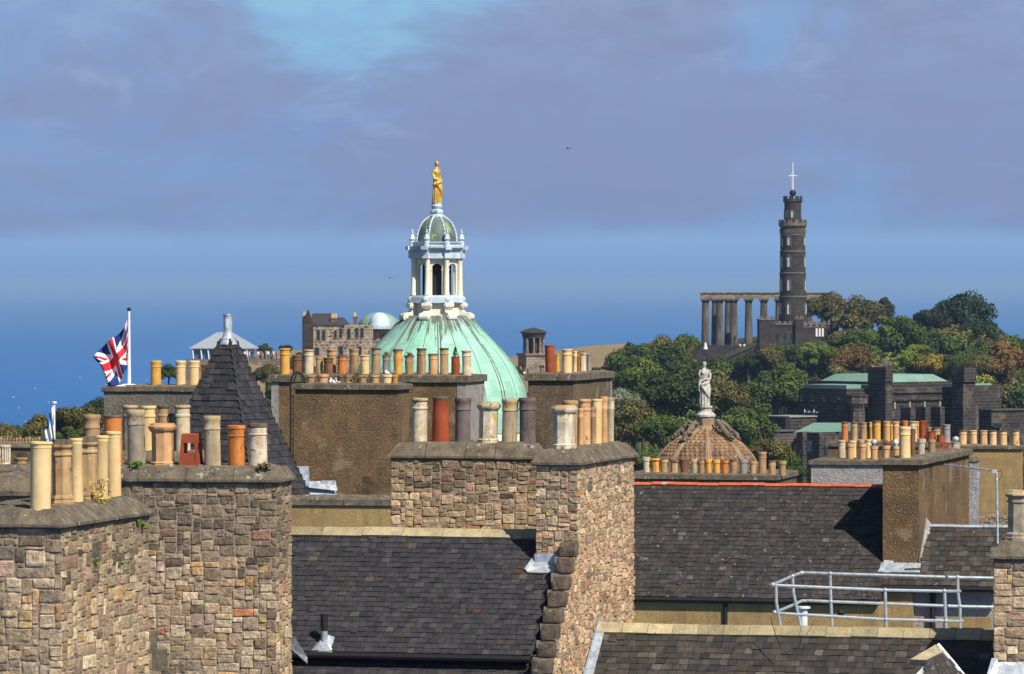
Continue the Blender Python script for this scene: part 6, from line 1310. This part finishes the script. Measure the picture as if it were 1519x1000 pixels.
# ================================================================ PEOPLE
def body(pose):
    V = {'stand': [(0, 0, .98), (0, 0, 1.2), (0, 0, 1.42), (0, 0, 1.52), (0, -.01, 1.66), (.09, 0, .92), (.10, -.02, .50), (.10, .02, .08), (.10, -.12, .04), (-.09, 0, .92), (-.11, .02, .50), (-.11, .05, .08), (-.11, -.09, .04), (.17, 0, 1.40), (.24, .0, 1.14), (.25, -.08, .90), (.26, -.11, .80), (-.17, 0, 1.40), (-.24, .02, 1.14), (-.26, -.03, .89), (-.27, -.05, .79)],
         'walk': [(0, 0, .97), (0, -.01, 1.2), (0, -.02, 1.42), (0, -.03, 1.52), (0, -.05, 1.66), (.09, 0, .92), (.10, -.16, .52), (.10, -.22, .09), (.10, -.36, .06), (-.09, 0, .92), (-.10, .06, .50), (-.10, .30, .14), (-.10, .24, .04), (.17, 0, 1.40), (.22, .16, 1.16), (.23, .14, .92), (.23, .12, .83), (-.17, 0, 1.40), (-.22, -.12, 1.16), (-.22, -.28, .96), (-.22, -.34, .88)],
         'sit': [(0, 0, .14), (0, .02, .40), (0, -.02, .62), (0, -.04, .72), (0, -.07, .86), (.09, -.02, .12), (.13, -.40, .42), (.13, -.62, .06), (.13, -.74, .05), (-.09, -.02, .12), (-.12, -.38, .40), (-.12, -.60, .06), (-.12, -.72, .05), (.17, 0, .60), (.24, -.10, .38), (.18, -.30, .36), (.14, -.38, .40), (-.17, 0, .60), (-.24, -.08, .36), (-.17, -.28, .34), (-.13, -.36, .38)]}[pose]
    E = [(0, 1), (1, 2), (2, 3), (3, 4), (0, 5), (5, 6), (6, 7), (7, 8), (0, 9), (9, 10), (10, 11), (11, 12), (2, 13), (13, 14), (14, 15), (15, 16), (2, 17), (17, 18), (18, 19), (19, 20)]
    Rr = [.15, .13, .15, .055, .10, .095, .065, .045, .04, .095, .065, .045, .04, .06, .045, .036, .04, .06, .045, .036, .04]
    me = bpy.data.meshes.new('b'); me.from_pydata(V, E, []); o = bpy.data.objects.new('b', me); col.objects.link(o); o.modifiers.new('s', 'SKIN'); s_ = o.modifiers.new('u', 'SUBSURF'); s_.levels = 1
    for i, v in enumerate(me.skin_vertices[0].data): v.radius = (Rr[i], Rr[i]); v.use_root = i == 0
    dg = bpy.context.evaluated_depsgraph_get(); nm = bpy.data.meshes.new_from_object(o.evaluated_get(dg)); bpy.data.objects.remove(o); nm.name = 'person'
    for i in range(4): nm.materials.append(CL['skin'])
    hz = V[4][2]; hip = V[0][2]
    for p in nm.polygons:
        c = p.center; p.use_smooth = True
        near_leg = min((c - Vector(V[i])).length for i in (6, 7, 8, 10, 11, 12)); near_hand = min((c - Vector(V[i])).length for i in (16, 20))
        if c.z > hz + .03 or (c.z > hz - .04 and c.y > V[4][1] + .03): p.material_index = 3
        elif c.z > V[3][2] - .02 or near_hand < .10: p.material_index = 0
        elif c.z < hip - .02 and abs(c.x) < .19 or near_leg < .16: p.material_index = 2
        else: p.material_index = 1
    return nm
CL = {n_: mk(n_ + '_cloth', c, tuple(x * .8 for x in c), 3, .9, 0) for n_, c in (('skin', (.50, .30, .20)), ('white', (.75, .74, .72)), ('black', (.02, .02, .025)), ('navy', (.02, .04, .12)), ('red', (.50, .03, .03)), ('pink', (.65, .12, .25)), ('teal', (.03, .25, .28)), ('grey', (.20, .20, .22)), ('denim', (.05, .09, .18)), ('khaki', (.28, .22, .13)), ('hairdark', (.03, .02, .015)), ('hairfair', (.30, .20, .09)))}
bods = {p_: body(p_) for p_ in ('stand', 'walk', 'sit')}
def person(px, D_, pose, top, leg, hair, label, ry=0, group=None, py=None):
    X = (px - CX) / F * D_; z = ground_z(X, D_) if py is None else (HY - py) / F * D_
    if py is None: z += noise.noise(Vector((X * .02, D_ * .02, 0))) * 1.2
    o = bpy.data.objects.new('person', bods[pose]); col.objects.link(o); o.location = (X, D_, z); o.rotation_euler = (0, 0, R(ry))
    for i, c in enumerate(('skin', top, leg, hair)): o.material_slots[i].link = 'OBJECT'; o.material_slots[i].material = CL[c]
    tag(o, label, 'person', group)
g = 'people on the hilltop'
for a in ((912.5, 948, 'stand', 'white', 'navy', 'hairdark', 'person in a white top, leftmost of the group on the hill path', 20, 562),
          (917, 948, 'stand', 'navy', 'denim', 'hairdark', 'person all in navy in the middle of the path group', -30, 562), (920, 949, 'walk', 'black', 'black', 'hairdark', 'person all in black at the right of the path group', 80, 562.5),
          (925.5, 955, 'walk', 'teal', 'grey', 'hairfair', 'person in a teal top between two path groups', -80, 561), (932.5, 947, 'stand', 'red', 'denim', 'hairdark', 'person in a red top by the scraggy bush', 0, 562), (935, 946, 'stand', 'white', 'grey', 'hairfair', 'person in white by the scraggy bush', 160, 563), (938, 947, 'stand', 'navy', 'black', 'hairdark', 'person in a navy top at the right end of the path', 40, 562),
          (772.5, 960, 'walk', 'pink', 'navy', 'hairdark', 'person in a pink top at the right flank of the copper dome', 60, 556), (778, 965, 'sit', 'white', 'denim', 'hairfair', 'seated person in white in front of the round monument', 20, 557), (783, 966, 'stand', 'grey', 'black', 'hairdark', 'person in grey in front of the round monument', -20, 557), (802, 958, 'stand', 'black', 'navy', 'hairdark', 'dark clad person beside the tall rust red pot, left one', 10, 553.5), (806, 959, 'walk', 'black', 'grey', 'hairdark', 'dark clad person beside the tall rust red pot, right one', -70, 553.5),
          (880, 1070, 'sit', 'navy', 'black', 'hairdark', 'seated dark figure on the grass crest, leftmost', 0, 537), (895, 1080, 'sit', 'black', 'grey', 'hairdark', 'seated dark figure in the middle of the grass crest', 30, 537), (908, 1075, 'sit', 'black', 'black', 'hairdark', 'seated black figure left of the white far structure', -30, 536), (911, 1076, 'stand', 'black', 'denim', 'hairdark', 'standing black figure beside the white far structure', 10, 536), (942, 1080, 'sit', 'black', 'navy', 'hairdark', 'seated dark figure under the long white far roof', 0, 535)):
    person(a[0], a[1], a[2], a[3], a[4], a[5], a[6], a[7], g, a[8])
person(1046.5, 1160, 'stand', 'white', 'white', 'hairfair', 'figure in a long white dress on the colonnade steps', 0, g, 518)
m = MB(); m.lathe([(.55, 0), (.42, .5), (.22, .98), (.2, 1.2)], 16, cap1=True); P = W(1046.5, 518, 1160); dress = m.build('long_dress', CL['white'], loc=(0, 0, 0), smooth='auto'); dress.parent = col.objects['person.%03d' % 17] if 'person.017' in col.objects else None
for i, (px, lb) in enumerate(((1098, 'person in white on the colonnade steps, left of a pair'), (1104, 'person in white on the colonnade steps, right of a pair'))): person(px, 1160, 'sit', 'white', 'grey', 'hairdark', lb, 0, g, 515)
tops = ['white', 'pink', 'white', 'black', 'grey', 'white', 'red', 'khaki', 'teal', 'white', 'navy', 'white', 'pink', 'black', 'white', 'khaki']
for i, px in enumerate((363, 367, 370, 374, 379, 383, 387, 390, 394, 398, 402, 406, 410, 386, 396, 404)):
    person(px, 984 + (i % 3), 'stand' if i % 3 != 1 else 'sit', tops[i], ['navy', 'grey', 'khaki'][i % 3], ['hairdark', 'hairfair'][i % 2], 'person in a %s top on the pavilion terrace, %s along from the spire' % (tops[i], ORD[i]), i * 40, 'people on the pavilion terrace', 533)
for i, (px, py, c) in enumerate(((383, 552, 'white'), (388, 553, 'grey'), (394, 551, 'pink'))): person(px, 955, 'sit', c, 'denim', 'hairdark', 'person in a %s top sitting on the slope below the pavilion terrace' % c, 20 * i, 'people on the slope', py)
lp = thing('lamp_post', 'slim white post beside the path group by the scraggy bush', 'post', W(934.5, 566, 944), 0); m = MB(); m.tube([(0, 0, -.3), (0, 0, 1.9)], .09, 6); m.build('post', MS['white'], lp)
m = MB(); m.add([(-1.2, -.6, -1), (1.2, -.6, -1), (.9, .6, -1), (-.9, .6, -1), (0, 0, 3.2)], [(0, 1, 4), (1, 2, 4), (2, 3, 4), (3, 0, 4), (3, 2, 1, 0)]); tag(m.build('cairn', MS['nstone'], loc=W(899, 552, 940)), 'small pointed grey stone cairn on the tan grass', 'cairn')
# lamp posts seen against the steps
lp = thing('lamp_post', 'dark lamp post standing in front of the colonnade steps', 'lamp post', W(1090, 520, 1150), 0); m = MB(); m.tube([(0, 0, -2), (0, 0, 2.6)], .1, 6); m.build('pole', MS['dark'], lp); m = MB(); m.lathe([(.1, 2.6), (.28, 2.9), (.2, 3.3), (.02, 3.45)], 10); m.build('lantern', MS['dark'], lp)

# ================================================================ FLAGS
FC = [mk('flag_blue', (.012, .035, .20), None, 3, .8, .2, 20), mk('flag_white', (.80, .80, .80), (.72, .72, .74), 3, .8, .2, 20), mk('flag_red', (.62, .025, .03), (.5, .02, .03), 3, .8, .2, 20), mk('flag_azure', (.02, .20, .60), (.015, .16, .5), 3, .8, .2, 20)]
def union(u, v):
    x = (u - .5) * 2; y = v - .5       # x -1..1, y -.5..+.5
    if abs(y) < .1 or abs(x) < .1: return 2
    if abs(y) < .167 or abs(x) < .167: return 1
    s5 = math.sqrt(1.25); d1 = (y - .5 * x) / s5; d2 = (y + .5 * x) / s5
    if (0 < d1 < .067 if x < 0 else -.067 < d1 < 0): return 2
    if (-.067 < d2 < 0 if x < 0 else 0 < d2 < .067): return 2
    if abs(d1) < .1 or abs(d2) < .1: return 1
    return 0
def saltire(u, v):
    x = (u - .5) * 1.67; y = v - .5; d1 = abs(y - x * .6) / 1.166; d2 = abs(y + x * .6) / 1.166
    return 1 if min(d1, d2) < .2 else 3
def flag(fn, pts, D_, nu, nv, name, label, cat, fold):
    """pts: top edge and bottom edge polylines in picture columns/rows, hung at depth D_"""
    top, bot = pts; O = W(top[0][0], top[0][1], D_); m = MB()
    def pl(P_, t):
        t *= len(P_) - 1; i = min(int(t), len(P_) - 2); f = t - i; f = f
        a = P_[max(i - 1, 0)]; b = P_[i]; c = P_[i + 1]; d = P_[min(i + 2, len(P_) - 1)]
        return tuple(.5 * (2 * b[q] + (c[q] - a[q]) * f + (2 * a[q] - 5 * b[q] + 4 * c[q] - d[q]) * f * f + (-a[q] + 3 * b[q] - 3 * c[q] + d[q]) * f ** 3) for q in (0, 1))
    vs = []
    for j in range(nv + 1):
        for i in range(nu + 1):
            u, v = i / nu, j / nv; a = pl(top, u); b = pl(bot, u); f = v
            px, py = a[0] * f + b[0] * (1 - f), a[1] * f + b[1] * (1 - f); vs.append(W(px, py, D_) - O + Vector((0, fold(u, v), 0)))
    m.add(vs, [(j * (nu + 1) + i, j * (nu + 1) + i + 1, (j + 1) * (nu + 1) + i + 1, (j + 1) * (nu + 1) + i) for j in range(nv) for i in range(nu)])
    m.m = [fn((i + .5) / nu, (j + .5) / nv) for j in range(nv) for i in range(nu)]
    o = m.build(name, FC, loc=O, smooth=True); tag(o, label, cat); return o
flag(union, ([(189, 474), (184, 486), (174, 497), (164, 503), (154, 513), (146, 520), (138, 530)], [(190, 530), (189, 545), (184, 553), (180, 562), (173, 571), (160, 571), (157, 551)]), 110.4, 150, 90, 'union_flag', 'red, white and blue union flag blowing left from the white pole', 'flag',
     lambda u, v: .10 * math.sin(u * 15 - v * 3.0) * min(1, u * 4) + .06 * math.sin(u * 6 + v * 8) * min(1, u * 3))
fp = thing('flagpole', 'white flagpole with a small dark ball top behind the yellow pots', 'flagpole', W(191.3, 573, 110.45), 0); m = MB(); hh = (573 - 461) / F * 110.45; m.tube([(0, 0, 0), (0, 0, hh)], [.046, .026], 12); m.build('pole', MS['white'], fp, smooth='auto'); m = MB(); m.ball((0, 0, hh + .03), .045, 8); m.build('ball_finial', MS['dark'], fp, smooth=True); m = MB(); m.frus((-.35, .35, -.2, .2), (-.1, .1, -.06, .06), -.01, .05); m.build('base', MS['white'], fp)
flag(saltire, ([(79, 600), (75, 612), (71, 625), (67, 638), (64, 650)], [(81, 640), (81, 650), (80, 658), (75, 663), (66, 668)]), 150, 60, 40, 'saltire_flag', 'small limp blue and white cross flag at the far left', 'flag', lambda u, v: .10 * math.sin(u * 20 + v * 2))
fp = thing('flagpole', 'short white flagpole with a flat cap carrying the blue and white flag', 'flagpole', W(80.5, 680, 150.05), 0); m = MB(); hh = 82 / F * 150; m.tube([(0, 0, 0), (0, 0, hh)], [.035, .028], 10); m.build('pole', MS['white'], fp); m = MB(); m.lathe([(.075, hh - .01), (.08, hh + .03), (.07, hh + .045)], 12, cap0=True, cap1=True); m.build('cap', MS['white'], fp)
# ================================================================ GULLS
GW = mk('gull_white', (.8, .8, .8), None, 5, .8, 0); GG = mk('gull_grey', (.22, .23, .26), None, 5, .8, 0); GY = mk('gull_beak', (.6, .35, .03), None, 5, .6, 0)
def flying(px, py, D_, s_, rz, label):
    o = thing('gull', label, 'gull', W(px, py, D_), R(rz)); m = MB(s_); m.lathe([(.01, -.30), (.05, -.2), (.085, 0), (.07, .15), (.045, .22), (.04, .27), (.01, .33)], 10); m.v = [Vector((v.x, v.z, v.y)) for v in m.v]; m.build('body', GG, o, smooth=True)
    for sg in (-1, 1):
        m = MB(s_); P_ = [(.04, .10, .02), (.34, .17, .15), (.72, .02, .10), (.98, -.14, .02)]; Q_ = [(.04, -.10, .02), (.34, .0, .145), (.70, -.12, .095)]
        vs = [(sg * x, y, z) for x, y, z in P_ + Q_]; vs += [(x, y, z - .012) for x, y, z in vs]; m.add(vs, [(0, 1, 5, 4), (1, 2, 6, 5), (2, 3, 6), (7, 8, 12, 11), (8, 9, 13, 12), (9, 10, 13), (0, 1, 8, 7), (1, 2, 9, 8), (2, 3, 10, 9)]); m.build('wing', GG, o)
flying(843, 220, 260, .40, 62, 'dark flying gull against the sky right of the gilded statue'); flying(579, 412, 260, .30, 50, 'small flying gull left of the dome lantern')
P = B1.at_y(577, .25); P.z = (HY - 556.5) / F * P.y; o = thing('gull', 'white and grey gull resting on a stub pot before the copper dome', 'gull', P, R(-90)); s_ = .17
m = MB(s_); m.ball((0, 0, 0), .3, 10); m.v = [Vector((v.x * .9, v.y * 1.9, v.z * .9 + .045)) for v in m.v]; m.lathe([(.12, .1), (.14, .4), (.10, .55), (.01, .62)], 12, (0, -.42, .1)); m.build('body', GW, o, smooth=True)
m = MB(s_); m.ball((0, 0, 0), .3, 10); m.v = [Vector((v.x * .98, v.y * 1.9 + .05, v.z * .8 + .06)) for v in m.v]; m.add([(-.1, .5, .3), (.1, .5, .3), (0, 1.05, .28), (0, .5, .4)], [(0, 1, 2), (0, 3, 2), (1, 2, 3)]); m.build('folded_wings', GG, o, smooth=True)
m = MB(s_); m.tube([(0, -.53, .55), (0, -.72, .50)], [.04, .01], 6); m.build('beak', GY, o)
P = B2.at_y(550, .2); P = B1.at_y(556, .5)
# ================================================================ HAZE
HZ = MB(); HZ.box(-150000, 150000, -60, 200000, -140, 42)
hm = bpy.data.materials.new('haze_air'); hm.use_nodes = True; nt = hm.node_tree; nt.nodes.clear(); ho = nd(nt, 'ShaderNodeOutputMaterial'); hv = nd(nt, 'ShaderNodeVolumePrincipled'); nt.links.new(hv.outputs[0], ho.inputs['Volume'])
hv.inputs['Color'].default_value = (.40, .64, 1.0, 1); hv.inputs['Density'].default_value = HAZE; hv.inputs['Anisotropy'].default_value = 0
if HAZE > 0: tag(HZ.build('haze', hm), 'pale sea air fading the far water', 'haze', kind='stuff')
for i, g_ in enumerate(['wall', 'roof']): pass
